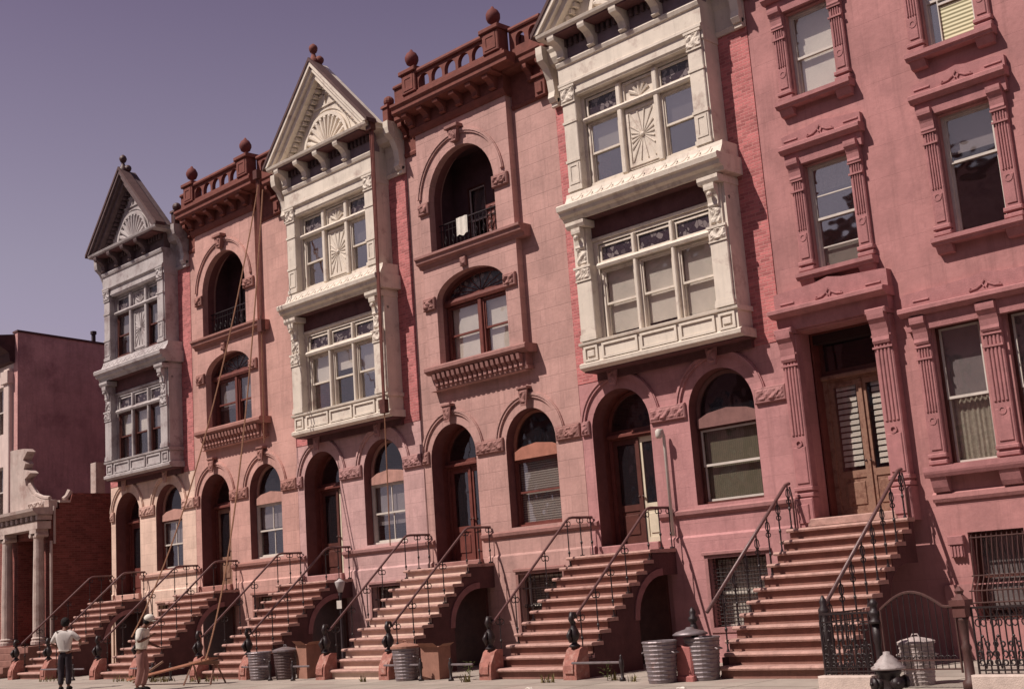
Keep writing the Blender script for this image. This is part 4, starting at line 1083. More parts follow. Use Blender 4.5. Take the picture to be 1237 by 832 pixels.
# ---- portal building and tall house at the left
def left_store():
    t = thing('portal_building', 'low brick building with white columned portal and broken curved gable at the far left', 'building', (-4.5, 0, gz(-4)))
    o = -gz(-4); L = lambda x: x+4.5
    Y = -1.45
    PALE = mat('weathered_white_stone', (.46, .37, .33), var=.15, scale=3, bump=.5, streak=.4, stain=((.25, .15, .13), .7, .5, .68, 1.6))
    MB().plate(rect(L(-7.2), L(-1.6), -.4, 5.5+o), [rect(L(-4.12), L(-2.15), .9+o, 4.55+o)], Y, Y+.35).build('front_wall', BRICKB, t)
    c = MB()
    gl = [(L(-4.75), 5.55+o), (L(-1.65), 5.55+o), (L(-1.65), 5.82+o), (L(-2.0), 5.86+o), (L(-2.5), 5.95+o), (L(-3.0), 6.15+o), (L(-3.45), 6.5+o), (L(-3.55), 6.75+o), (L(-3.1), 6.92+o), (L(-3.3), 7.02+o), (L(-3.65), 7.1+o),
          (L(-3.5), 7.3+o), (L(-3.7), 7.45+o), (L(-3.35), 7.72+o), (L(-3.6), 7.85+o), (L(-4.4), 7.9+o), (L(-4.75), 7.9+o)]
    c.plate(gl, [], Y-.02, Y+.3)
    c.relief(L(-3.2), L(-2.0), 5.6+o, 5.85+o, Y-.021, .06, .05)
    c.tube([(L(-1.8), Y+.1, 5.9+o), (L(-2.3), Y+.1, 5.97+o), (L(-2.9), Y+.1, 6.15+o), (L(-3.4), Y+.1, 6.55+o)], .07, 6)
    c.build('broken_gable', PALE, t)
    en = MB()
    en.prof(L(-4.75), L(-1.5), [(Y-.001, 4.82+o), (Y-.5, 4.82+o), (Y-.5, 5.05+o), (Y-.52, 5.08+o), (Y-.001, 5.08+o)])
    en.prof(L(-4.95), L(-1.35), [(Y-.001, 5.30+o), (Y-.55, 5.30+o), (Y-.72, 5.42+o), (Y-.74, 5.52+o), (Y-.001, 5.56+o)])
    for i in range(9): en.box(L(-4.8)+i*.40, L(-4.8)+i*.40+.16, Y-.52, Y-.001, 5.12+o, 5.28+o)
    en.build('entablature', PALE, t)
    for x in (-4.38, -1.86):
        k = MB().lathe([(.27, 0), (.27, .1), (.23, .14), (.25, .2), (.2, .25), (.2, 1.5), (.17, 3.55), (.19, 3.6), (.19, 3.66)], L(x), Y-.28, 14, .95+o)
        k.box(L(x)-.25, L(x)+.25, Y-.5, Y-.05, 4.68+o, 4.815+o)
        for s in (-1, 1): k.tube([(L(x)+s*.22, Y-.5, 4.62+o), (L(x)+s*.22, Y-.06, 4.62+o)], .08, 8)
        k.build('column', PALE, t)
    MB().plate(rect(L(-4.12), L(-2.15), .9+o, 4.55+o), [rect(L(-3.35), L(-2.6), .9+o, 3.3+o)], Y+.9, Y+1.0).build('entry_wall', BRICKB, t)
    v = MB(); v.box(L(-4.2), L(-4.121), Y+.351, Y+.9, .9+o, 4.6+o); v.box(L(-2.15), L(-2.07), Y+.351, Y+.9, .9+o, 4.6+o); v.box(L(-4.12), L(-2.15), Y+.351, Y+.9, 4.55+o, 4.65+o); v.box(L(-4.12), L(-2.15), Y+.01, Y+.9, .8+o, .9+o); v.build('entry_reveal', BRICKB, t)
    d = MB().plate(rect(L(-3.35), L(-2.6), .9+o, 3.3+o), [rect(L(-3.2), L(-2.75), 1.9+o, 3.1+o)], Y+.93, Y+.98).build('door', WOOD, t)
    MB().box(L(-3.2), L(-2.75), Y+.95, Y+.955, 1.9+o, 3.1+o).build('door_glass', GLASSD, d)
    MB().bbox(L(-3.9), L(-2.4), Y+.84, Y+.899, 3.65+o, 4.05+o).relief(L(-3.85), L(-2.45), 3.7+o, 4.0+o, Y+.839, .04, .05).build('carved_panel', PALE, t)
    # flank wall with the stepped parapet
    s = MB().plate_x([(Y+.351, -.4), (4.5, -.4), (4.5, 6.05+o), (-.62, 6.05+o), (-.70, 5.72+o), (Y+.351, 5.72+o)], [], L(-1.95), L(-1.6)); s.build('side_wall', BRICKB, t)
    cp = MB(); cp.box(L(-2.0), L(-1.55), Y+.34, -.72, 5.721+o, 5.80+o); cp.tube([(L(-1.78), -.86, 5.84+o), (L(-1.78), -.74, 5.95+o), (L(-1.78), -.62, 6.14+o)], [.1, .09, .12], 6)
    cp.bbox(L(-1.98), L(-1.58), .25, .6, 6.051+o, 7.15+o); cp.build('coping', PALE, t)
    MB().box(L(-1.59), L(-.02), 4.2, 4.5, -.4, 5.0+o).build('alley_wall', BRICKB, t)
    pp = MB().tube([(L(-1.5), Y+.0, .2), (L(-1.5), Y+.0, 4.4+o)], .05, 6); pp.tube([(L(-1.5), Y+.12, 4.3+o), (L(-1.5), Y+.12, 5.6+o)], .045, 6); pp.build('drain_pipe', PALE, t)
    MB().box(L(-7.15), L(-1.96), Y+1.001, 4.5, 4.9+o, 5.1+o).build('roof', SLATE, t)
    # steps
    sp = MB()
    for i in range(5):
        z = .9+o-i*.2; y = Y-.55-i*.28
        sp.mk().bbox(L(-4.75), L(-1.45), y-.3, (Y-.001), z-.2 if i < 4 else -.1, z-.0005*i)
    sp.build('step', STEPB, t)
left_store()
def tall_house():
    t = thing('corner_house', 'tall house at the far left with blank brown plaster side wall and pale front', 'house', (-10.4, 0, gz(-10)))
    L = lambda x: x+10.4; o = -gz(-10)
    FR = mat('pale_front_stone', (.58, .46, .42), var=.12, scale=2, bump=.3, streak=.3)
    hs = [rect(L(x), L(x)+1.0, z, z+1.9) for x in (-13, -11.2, -9.4) for z in (5.9+o, 9.1+o)]
    MB().plate(rect(L(-13.6), L(-7.62), 5.0+o, 12.4+o), hs, -.1, .3).build('facade_wall', FR, t)
    MB().plate(rect(L(-13.6), L(-7.62), -.4, 4.99+o), [rect(L(-12.9), L(-11.9), 1.6+o, 3.8+o), rect(L(-9.6), L(-8.6), 1.6+o, 3.8+o)], -.1, .3).build('brick_base', BRICK, t)
    for h in hs: sash_window(t, h[0][0], h[1][0], h[0][1], h[2][1], .05, shade='grey', frac=.5)
    for x in (-12.9, -9.6): sash_window(t, L(x), L(x)+1, 1.6+o, 3.8+o, .05, shade='grey', frac=.5)
    p = MB(); p.bbox(L(-8.15), L(-7.66), -.28, -.101, 5.15+o, 11.6+o, .03); p.bbox(L(-8.25), L(-7.6), -.36, -.101, 11.0+o, 11.5+o); p.bbox(L(-8.25), L(-7.6), -.36, -.101, 4.95+o, 5.2+o)
    p.build('pilaster', FR, t)
    c = MB().prof(L(-13.7), L(-7.5), [(-.101, 11.8+o), (-.3, 11.85+o), (-.35, 12.2+o), (-.8, 12.5+o), (-.95, 12.7+o), (-.95, 12.85+o), (-.101, 12.95+o)]); c.build('cornice', mat('dark_brown_cornice', (.07, .03, .03), var=.3, scale=5), t)
    MB().plate_x([(-.1, -.4), (12, -.4), (12, 12.3+o), (-.1, 13.0+o)], [], L(-7.6), L(-7.25)).build('side_wall', PLASTER, t)
    MB().plate_x([(-.13, 13.001+o), (12, 12.301+o), (12, 12.38+o), (-.13, 13.08+o)], [], L(-7.66), L(-7.2)).build('coping', mat('dark_coping', (.09, .04, .04)), t)
    MB().box(L(-13.6), L(-7.61), .31, 12, 12.0+o, 12.2+o).build('roof', SLATE, t)
    MB().box(L(-13.6), L(-13.3), .31, 12, -.4, 11.99+o).build('party_wall', BRICKB, t)
    MB().lathe([(.09, -.6), (.09, .55), (.13, .56), (.13, .68), (.05, .7)], L(-7.75), 3.35, 8, 12.75+o).build('chimney_pipe', SLATE, t)
tall_house()

# ---- iron fence, gate and posts of the areaway
YF = -4.75
def fence_panel(name, label, x0, x1, cat='fence', ztop=.90, base=True, side=None):
    g = gz(x0); t = thing(name, label, cat, (x0, YF, g)); o = -g; w = x1-x0
    if base: MB().bbox(-.06, w+.02, -.16, .14, -.12, .03+o+.0, .02).build('stone_base', mat('pale_kerb_stone', (.52, .42, .37), var=.18, scale=5, bump=.5), t)
    r = MB(); z0, zt = .08+o, ztop+o
    for z, h in ((z0, .02), (z0+.06, .012), (zt, .028), (zt-.12, .012)): r.box(0, w, -.015, .015, z-h/2, z+h/2)
    n = max(2, int(w/.088))
    for i in range(n+1):
        x = w*i/n; r.tube([(x, 0, .03+o), (x, 0, zt)], .011 if i % 3 else .016, 5)
    r.build('railing', IRON, t)
    s = MB()
    n = max(2, round(w/.22))
    for i in range(n):
        c = w*(i+.5)/n
        for sg in (-1, 1):
            for zc, rr in ((z0+.10, .042), (z0+.21, .05), (z0+.34, .038)):
                s.tube([(c+sg*(rr+.012)+rr*math.cos(a)*(1-.05*k), 0, zc+rr*math.sin(a)*(1-.05*k)) for k, a in enumerate([-PI/2+2*PI*j/9*.95 for j in range(10)])], .013, 4)
            s.tube([(c, 0, z0+.02), (c+sg*.05, 0, z0+.25), (c+sg*.02, 0, z0+.42)], .012, 4)
            s.tube([(c+sg*.04+.04*math.cos(a), 0, zt-.20+.05*math.sin(a)) for a in [2*PI*j/8 for j in range(8)]], .010, 4, True)
        s.ball((c, 0, z0+.44), .022, 5)
    s.build('scrollwork', IRON, t)
    return t
fence_panel('iron_fence', 'short scrolled iron fence panel between the tallest stoop and the arched gate', 30.62, 31.42)
fence_panel('iron_fence', 'long scrolled iron fence on a pale stone base right of the arched gate', 32.98, 37.5)
def side_fence():
    g = gz(30.6); t = thing('iron_fence', 'iron fence return running from the street to the tallest stoop', 'fence', (30.62, YF, g)); o = -g
    r = MB()
    for z in (.08+o, .78+o, .90+o): r.box(-.012, .012, .02, 1.2, z-.012, z+.012)
    for i in range(10): r.tube([(0, .05+.125*i, .0), (0, .05+.125*i, .9+o)], .010, 5)
    r.build('railing', IRON, t)
side_fence()
def fence_post(label, x, big=False):
    g = gz(x); t = thing('fence_post', label, 'post', (x, YF, g))
    if big:
        MB().lathe([(.11, 0), (.11, .10), (.07, .14), (.06, .5), (.075, .55), (.05, .6), (.07, .9), (.09, .95)], 0, 0, 10).build('shaft', IRONB, t, True)
        c = MB(); c.box(-.09, .09, -.09, .09, .951, 1.10); c.box(-.115, .115, -.115, .115, 1.101, 1.18); c.lathe([(.12, 1.181), (.06, 1.24), (.05, 1.26), (.07, 1.30), (.02, 1.36)], 0, 0, 8); c.build('cap', mat('red_iron', (.12, .05, .045), var=.2, rough=.5), t)
    else:
        MB().lathe([(.08, 0), (.08, .1), (.045, .14), (.045, .6), (.06, .66), (.06, .9)], 0, 0, 10).build('shaft', IRON, t, True)
        MB().lathe([(.095, .901), (.095, .94), (.06, .97), (.085, 1.03), (.085, 1.07), (.05, 1.1), (.055, 1.15), (.07, 1.18), (.03, 1.25)], 0, 0, 10).build('finial', IRON, t, True)
fence_post('black iron post with turned finial left of the arched gate', 31.52)
fence_post('tall rusty iron post with square red cap right of the arched gate', 32.84, True)
def gate():
    g = gz(32); o = -g; t = thing('iron_gate', 'black iron areaway gate with a curved arched top rail behind the hydrant', 'gate', (31.62, YF, g)); w = 1.12
    top = lambda x: .93+o + (.22*math.sin(PI*min(1, x/(w*.86))) if x < w*.86 else 0)
    r = MB(); r.tube([(x, 0, top(x)) for x in [w*i/20 for i in range(21)]], .022, 6)
    for z in (.10+o, .22+o): r.box(0, w, -.01, .01, z-.01, z+.01)
    r.tube([(0, 0, .05+o), (0, 0, top(0))], .018, 6); r.tube([(w, 0, .05+o), (w, 0, top(w))], .018, 6); r.build('gate_frame', IRONB, t)
    b = MB()
    for i in range(1, 12):
        x = w*i/12; b.tube([(x, 0, .1+o), (x, 0, top(x))], .008, 5)
        b.tube([(x-.045+.045*(1+math.cos(a)), 0, .24+o+.04*math.sin(a)) for a in [PI*j/6 for j in range(7)]], .007, 4)
    b.build('gate_bar', IRON, t)
gate()

# ---- low pipe rails between the stoops
names_ = ['cream', 'salmon', 'mauve', 'dusty pink', 'rose']
for k in range(5):
    X = k*LOT
    for j, (a, b, wh) in enumerate(((2.60, 3.78, 'right of the %s house stoop'), (4.75, 5.40, 'before the stoop after the %s house'))):
        g = gz(X+a); t = thing('low_rail', 'low iron pipe rail just ' + wh % names_[k], 'rail', (X+a, -3.72, g), group='low pipe rails between the stoops')
        w = b-a; MB().tube([(0, 0, .32), (w, 0, .32)], .022, 6).build('pipe', ZINC, t)
        px = w+.02 if j == 0 else -.02
        MB().lathe([(.06, 0), (.055, .04), (.03, .07), (.028, .2), (.045, .26), (.045, .36), (.02, .40), (.03, .43), (.005, .46)], px, 0, 8).build('post', IRON, t, True)

# ---- bins
def bin_can(label, x, y, lid=False, sc=1., m=ZINC, tilt=0., lidm=None):
    t = thing('garbage_can', label, 'garbage can', (x, y, gz(x)), rz=tilt, group='cans by the stoops'); t.scale = (sc,)*3
    pr = [(.235, 0), (.24, .02)]
    for i in range(9):
        z = .04+i*.07; r = .24+.055*z/.66; pr += [(r, z), (r+.008, z+.02), (r, z+.04)]
    pr += [(.297, .665), (.312, .68), (.297, .70)]
    if not lid: pr += [(.28, .69), (.24, .06), (.02, .05)]
    MB().lathe(pr, 0, 0, 24).build('body', m, t)
    h = MB()
    for s in (-1, 1): h.tube([(s*.29, -.07, .52), (s*.35, -.07, .50), (s*.35, .07, .50), (s*.29, .07, .52)], .012, 5)
    h.build('handle', m, t)
    if lid:
        l = MB().lathe([(.325, .68), (.325, .72), (.25, .75), (.08, .79), (.02, .80)], 0, 0, 20); l.tube([(-.07, 0, .79), (-.05, 0, .84), (.05, 0, .84), (.07, 0, .79)], .012, 5)
        l.build('lid', lidm or m, t)
    return t
bin_can('open zinc can, left one of the two beside the red brown stoop', 26.92, -3.98)
bin_can('open zinc can, right one of the two beside the red brown stoop', 27.58-.12, -3.5, sc=1.03)
bin_can('zinc can with tan lid in front of the pale cream stoop', 19.72, -3.62, lid=True, sc=.98, lidm=CARD)
bin_can('zinc can standing right of the brown stoop near the sawhorse', 14.12, -3.55, sc=.95)
bin_can('dark can with pale dented lid beside the white lamp post', 14.92, -3.35, lid=True, sc=.95, m=mat('dark_can', (.09, .06, .06), rough=.5, metal=.2), lidm=ZINC)
bin_can('paper covered can behind the arched iron gate', 31.78, -4.15, lid=True, sc=.84, m=mat('crumpled_pale_paper', (.5, .42, .4), var=.5, scale=6, bump=1.), lidm=mat('crumpled_pale_paper', (.5, .42, .4)))
def carton(label, x, y, w, d, h, rz):
    t = thing('carton', label, 'box', (x, y, gz(x)), rz)
    m = MB(); m.plate_x([(-d, 0), (d, 0), (d, h), (-d, h)], [], -w, w); m.build('body', CARD, t)
    f = MB(); f.add([(-w, -d, h), (w, -d, h), (w-.03, -d-.12, h+.09), (-w+.02, -d-.12, h+.10)], [(0, 1, 2, 3)]); f.add([(w, -d, h), (w, d, h), (w+.13, d-.02, h+.07), (w+.12, -d+.02, h+.06)], [(0, 1, 2, 3)])
    f.build('flap', CARD, t)
carton('brown box standing between the tan lidded can and the passage', 20.32, -3.3, .24, .2, .66, .15)
carton('tall brown box by the lamp post behind the dark can', 15.45, -3.05, .24, .2, .78, -.1)
tag(MB().lathe([(.30, 0), (.305, .02), (.24, .06), (.08, .10), (.06, .13), (.01, .135)], 27.32, -3.62, 20, .612).build('can_lid', ZINC, None, True), 'zinc can lid lying on the smooth pedestal of the tallest stoop', 'lid')

# ---- lamp post
def lamp():
    x, y = 14.75, -1.5; t = thing('lamp_post', 'slim lamp post with pale bowl head and small white plate beside the mauve house stoop', 'lamp post', (x, y, gz(x)))
    MB().lathe([(.10, 0), (.10, .1), (.05, .16), (.04, .3), (.035, 1.85), (.06, 1.9), (.04, 1.95)], 0, 0, 10).build('pole', SLATE, t, True)
    MB().lathe([(.06, 1.951), (.11, 2.12), (.13, 2.20), (.13, 2.22), (.05, 2.26), (.02, 2.29)], 0, 0, 12).build('lamp_head', GREYW, t, True)
    MB().box(-.10, .10, -.055, -.045, 1.55, 1.75).build('number_plate', SASHW, t)
lamp()
# ---- hydrant
def hydrant():
    x, y = 32.80, -6.8; sc_ = .9; t = thing('fire_hydrant', 'fire hydrant with pale ribbed cone bonnet on the pavement before the iron gate', 'hydrant', (x, y, gz(x)))
    MB().lathe([(.20, 0), (.20, .05), (.15, .06), (.145, .42), (.17, .45), (.17, .50)], 0, 0, 16).build('barrel', IRON, t, True)
    MB().lathe([(.235, .501), (.235, .53), (.19, .555), (.185, .575), (.15, .60), (.145, .62), (.10, .655), (.095, .67), (.05, .70), (.045, .735), (.01, .74)], 0, 0, 18).build('bonnet', mat('worn_grey_bonnet', (.36, .31, .30), rough=.5, var=.25, scale=9, stain=((.12, .06, .05), .8, .55, .65, 12)), t, True)
    n = MB()
    for a in (-2.2, -.6, 1.0):
        d = Vector((math.cos(a), math.sin(a), 0)); c = Vector((0, 0, .32))
        n.tube([c+d*.1, c+d*.21], .075, 10); n.tube([c+d*.21, c+d*.255], .09, 8); n.tube([c+d*.255, c+d*.285], .03, 5)
    n.build('nozzle', IRON, t, True); t.scale = (sc_,)*3
hydrant()
# ---- small vertical things on the fronts
tag(MB().tube([(24.42, -.12, 2.45), (24.41, -.12, 4.55), (24.40, -.16, 4.68), (24.40, -.26, 4.66)], .035, 8).lathe([(.05, 4.50), (.075, 4.55), (.075, 4.66), (.04, 4.70)], 24.40, -.27, 8).build('vent_pipe', SASHW, None, True),
    'thin pale vent pipe with hooked top on the rose wall right of the open door', 'pipe')
def rope_fall(label, x, y, zt, zm, zb):
    t = thing('rope_fall', label, 'rope', (x, y, zb))
    b = MB()
    for i, d in enumerate((-.05, -.015, .02, .055)):
        b.tube([(d, .25*(1-0)*.0+.02*(i % 2), zt-zb), (d*.8, -.02, (zt+zm)/2-zb), (d*.6, -.05, zm-zb)], .022, 5)
    b.build('rope_bundle', PIPE, t)
    q = MB(); q.box(-.1, .1, -.12, .02, zm-zb-.35, zm-zb); q.tube([(0, -.05, zm-zb), (0, -.05, zm-zb+.12)], .03, 6); q.box(-.1, .1, -.1, .08, zt-zb-.02, zt-zb+.25); q.build('pulley_block', WOOD, t)
    MB().tube([(0, -.05, zm-zb-.35), (.01, -.1, 0)], .016, 5).build('single_rope', ROPE, t)
rope_fall('brown rope tackle hanging down right of the middle white bay windows', 16.08, -.80, 13.9, 6.6, 2.9)
rope_fall('brown rope tackle hanging from the salmon house cornice beside its pavilion', 10.62, -.74, 14.1, 9.8, 6.2)
def slack(a, b, sag, n=14):
    a, b = Vector(a), Vector(b)
    return [a.lerp(b, i/n) - Vector((0, 0, sag*4*(i/n)*(1-i/n))) for i in range(n+1)]
tag(MB().tube(slack((10.88, -.9, 13.8), (13.25, -6.45, 1.15), 1.5, 24), .019, 5).build('rope', ROPE), 'thin rope sagging from the salmon house cornice to the hands of the capped worker', 'rope')
tag(MB().tube(slack((11.1, -.9, 13.6), (13.9, -4.9, .5), 1.9, 24), .021, 5).build('rope', ROPE), 'rope sagging from the cornice corner down to the sawhorse', 'rope')
tw = MB(); n = 8
vs = []
for i in range(n+1):
    x = 18.22+.40*i/n; dy = .012*math.sin(i*1.7); vs += [(x, .085+dy, 10.15+.86), (x, .075+dy, 10.15+.38+.03*math.sin(i))]
tw.add(vs, [(2*i, 2*i+1, 2*i+3, 2*i+2) for i in range(n)])
tag(tw.build('cloth', SHIRT), 'white cloth hung over the balcony railing of the dusty pink house', 'cloth')

# ---- plank and sawhorse
def sawhorse(x, y):
    t = thing('sawhorse', 'low wooden sawhorse propping up the long plank behind the man in the white cap', 'sawhorse', (x, y, gz(x)), .3)
    MB().box(-.45, .45, -.04, .04, .46, .54).build('beam', WOODO, t)
    for sx in (-1, 1):
        for sy in (-1, 1): MB().tube([(sx*.36, sy*.03, .47), (sx*.42, sy*.27, 0)], .025, 4).build('leg', WOODO, t)
sawhorse(13.25, -4.55)
p = MB().box(-1.75, 1.75, -.14, .14, -.022, .022).build('plank', mat('raw_plank_wood', (.38, .17, .11), var=.25, scale=3, bump=.2))
p.location = (12.05, -4.75, .28); p.rotation_euler = (0, -math.asin(.42/3.2), .08)
tag(p, 'long wooden plank sloping up from the pavement onto the sawhorse', 'plank')
d = MB().tube([(9.5, -4.4, gz(9.5)+.02), (10.35, -4.0, .42)], .03, 5).build('stick', WOODO)
tag(d, 'short wooden stick leaning on the foot of the salmon house stoop', 'stick')

# ---- litter
for i, (x, y, w_, d_, rz, lb) in enumerate(((11.0, -6.7, .5, .16, .2, 'pale board scrap on the pavement between the two workers'), (14.9, -6.3, .42, .14, -.3, 'pale board scrap on the pavement near the sawhorse'),
      (16.2, -6.0, .20, .14, .5, 'crumpled paper scrap before the pale cream stoop'), (24.9, -5.2, .12, .10, .9, 'small paper scrap before the red brown stoop'), (28.1, -5.0, .14, .09, .4, 'small paper scrap before the tallest stoop'))):
    m = MB(); n = 5; vs_ = []
    for a in range(n):
        for b in range(n): vs_.append(((a/(n-1)-.5)*w_, (b/(n-1)-.5)*d_, .012+(random.uniform(0, .03) if i > 1 else .012)))
    for k, p_ in enumerate(list(vs_)): vs_.append((p_[0], p_[1], .002))
    m.add(vs_, [(a*n+b, a*n+b+1, (a+1)*n+b+1, (a+1)*n+b) for a in range(n-1) for b in range(n-1)] + [(25+a*n+b, 25+a*n+b+1, 25+(a+1)*n+b+1, 25+(a+1)*n+b) for a in range(n-1) for b in range(n-1)])
    o = m.build('scrap', SHIRT if i > 1 else CREAMP, None, False, True); o.location = (x, y, gz(x)); o.rotation_euler = (0, 0, rz); tag(o, lb, 'litter', 'scraps lying on the pavement')

# ---- people
def skin(name, verts, edges, m, parent, root_i=0, lv=2):
    me = bpy.data.meshes.new(name); me.from_pydata([v[:3] for v in verts], edges, []); me.update()
    o = bpy.data.objects.new(name, me); col.objects.link(o); o.parent = parent
    sk = o.modifiers.new('Skin', 'SKIN'); sk.use_smooth_shade = True
    if not me.skin_vertices:
        return o
    for i, v in enumerate(verts):
        r = v[3]; rr = r if isinstance(r, tuple) else (r, r)
        me.skin_vertices[0].data[i].radius = rr
        me.skin_vertices[0].data[i].use_root = (i == root_i)
    ss = o.modifiers.new('Subdivision', 'SUBSURF'); ss.levels = lv; ss.render_levels = lv
    me.materials.append(m)
    return o
def person(label, loc, rz, J, top, bot, capm, h=1.76, cap=False, shirt_long=False):
    """J: joints in metres, the figure faces -Y"""
    t = thing('person', label, 'person', loc, rz)
    V_, E_ = [], []
    def v(p, r): V_.append((*p, r)); return len(V_)-1
    pel = v(J['pelvis'], (.13, .10)); sp = v(J['waist'], (.125, .095)); ch = v(J['chest'], (.155, .11)); nb = v(J['neckb'], (.075, .07)); nk = v(J['neck'], .055)
    hd = v(J['head'], (.078, .088)); ht = v(J['crown'], (.07, .075)); fc = v(J['nose'], .022)
    E_ += [(pel, sp), (sp, ch), (ch, nb), (nb, nk), (nk, hd), (hd, ht), (hd, fc)]
    for s in 'LR':
        sh = v(J['sh'+s], .062); el = v(J['el'+s], .042); wr = v(J['wr'+s], .028); pm = v(J['hand'+s], (.036, .02))
        E_ += [(ch, sh), (sh, el), (el, wr), (wr, pm)]
        d = (Vector(J['hand'+s]) - Vector(J['wr'+s])).normalized(); sd = d.cross(Vector((0, 1, .2))).normalized() if abs(d.y) < .9 else Vector((1, 0, 0))
        for f, (off, ln) in enumerate(((-.028, .065), (-.010, .078), (.010, .074), (.028, .058))):
            b = Vector(J['hand'+s]) + sd*off + d*.02; m_ = b + d*ln*.55; e_ = m_ + (d*.6 + Vector((0, -.5, 0)))*ln*.45
            i1 = v(b, .011); i2 = v(m_, .010); i3 = v(e_, .008); E_ += [(pm, i1), (i1, i2), (i2, i3)]
        th = Vector(J['wr'+s]) + d*.03 + sd*.035; i1 = v(th, .012); i2 = v(th + d*.035 + sd*.02, .010); E_ += [(pm, i1), (i1, i2)]
        hp = v(J['hip'+s], .085); kn = v(J['kn'+s], .058); an = v(J['an'+s], .04); to = v(J['toe'+s], (.04, .03))
        E_ += [(pel, hp), (hp, kn), (kn, an), (an, to)]
    skin('body', V_, E_, SKIN, t)
    V_, E_ = [], []
    wl = Vector(J['pelvis']) + Vector((0, 0, .05))
    a = v(J['waist'], (.155, .128)); b0 = v(wl, (.158, .126)); c = v(J['chest'], (.195, .155)); uc = v(Vector(J['chest']).lerp(Vector(J['neckb']), .55), (.17, .135)); n_ = v(Vector(J['neckb'])-Vector((0, 0, .01)), (.09, .088)); E_ += [(b0, a), (a, c), (c, uc), (uc, n_)]
    for s in 'LR':
        sh = v(J['sh'+s], .092); mid = Vector(J['sh'+s]).lerp(Vector(J['el'+s]), .95 if not shirt_long else 1.); el = v(mid, .066); E_ += [(c, sh), (sh, el)]
        if shirt_long: w = v(Vector(J['el'+s]).lerp(Vector(J['wr'+s]), .9), .045); E_.append((el, w))
    skin('shirt', V_, E_, top, t)
    V_, E_ = [], []
    a = v(J['pelvis'], (.152, .125)); b0 = v(Vector(J['pelvis'])+Vector((0, 0, .10)), (.140, .108)); E_.append((a, b0))
    for s in 'LR':
        hp = v(J['hip'+s], .108); th = v(Vector(J['hip'+s]).lerp(Vector(J['kn'+s]), .5), .10); kn = v(J['kn'+s], .082); an = v(Vector(J['kn'+s]).lerp(Vector(J['an'+s]), .92), .075); E_ += [(a, hp), (hp, th), (th, kn), (kn, an)]
    skin('trousers', V_, E_, bot, t)
    for s in 'LR':
        sh = MB(); a = Vector(J['an'+s]); b = Vector(J['toe'+s])
        sh.tube([a+Vector((0, .05, -.04)), a+Vector((0, 0, -.03)), a.lerp(b, .6)+Vector((0, 0, -.005)), b], [.04, .055, .05, .035], 8); sh.build('shoe', HAIR, t, True)
    hc = Vector(J['crown']); hh = Vector(J['head'])
    if cap:
        c = hh.lerp(hc, .75)
        m = MB(); m.ball((c.x, c.y+.005, c.z+.03), .112, 10, sy=1.12, sz=.85); m.build('cap', capm, t, True)
        fd = (Vector(J['nose'])-hh).normalized()
        br = MB(); br.ball(tuple(c+fd*.10+Vector((0, 0, -.0))), .085, 8, sz=.18); br.build('cap_brim', capm, t, True)
        m = MB(); m.ball((hh.x, hh.y+.03, hh.z+.02), .095, 8); m.build('hair', HAIR, t, True)
    else:
        c = hh.lerp(hc, .6); fd = (Vector(J['nose'])-hh).normalized()
        m = MB(); m.ball(tuple(c-fd*.028+Vector((0, 0, .012))), .112, 10, sz=1.12); m.build('hair', capm, t, True)
    return t
# back view: arms bent with elbows out, head turned down to the left
J1 = dict(pelvis=(0, 0, .95), waist=(0, .01, 1.10), chest=(0, .02, 1.33), neckb=(0, -.0, 1.48), neck=(0, -.03, 1.53), head=(0, -.07, 1.62), crown=(0, -.08, 1.70), nose=(-.02, -.17, 1.585),
    shL=(.19, .01, 1.41), elL=(.36, -.04, 1.17), wrL=(.25, -.24, 1.05), handL=(.20, -.31, 1.05), shR=(-.19, .01, 1.41), elR=(-.40, -.02, 1.20), wrR=(-.30, -.24, 1.10), handR=(-.25, -.31, 1.10),
    hipL=(.09, 0, .90), knL=(.10, -.02, .49), anL=(.10, .03, .09), toeL=(.12, -.14, .04), hipR=(-.09, 0, .90), knR=(-.09, -.03, .49), anR=(-.09, .0, .09), toeR=(-.10, -.17, .04))
person('person seen from behind in a white shirt and dark trousers with elbows held out', (9.35, -6.2, gz(9.3)), R(222), J1, SHIRT2, TROU, HAIR)
# profile: bent head, forearm forward
J2 = dict(pelvis=(0, .02, .93), waist=(0, .03, 1.09), chest=(0, -.01, 1.31), neckb=(0, -.06, 1.45), neck=(0, -.10, 1.50), head=(0, -.17, 1.565), crown=(0, -.20, 1.645), nose=(.0, -.275, 1.52),
    shL=(.18, -.02, 1.38), elL=(.22, -.04, 1.10), wrL=(.18, -.27, 1.00), handL=(.16, -.34, .98), shR=(-.18, -.02, 1.38), elR=(-.26, -.02, 1.12), wrR=(-.12, -.22, 1.22), handR=(-.08, -.28, 1.26),
    hipL=(.09, .02, .88), knL=(.10, -.04, .48), anL=(.10, .04, .09), toeL=(.11, -.13, .04), hipR=(-.09, .02, .88), knR=(-.10, .0, .48), anR=(-.10, .10, .09), toeR=(-.10, -.07, .04))
person('person in a white cap and pale shirt with tan trousers, looking down beside the plank', (13.28, -6.2, gz(13.3)), R(128), J2, SHIRT, TROU2, SHIRT, cap=True)

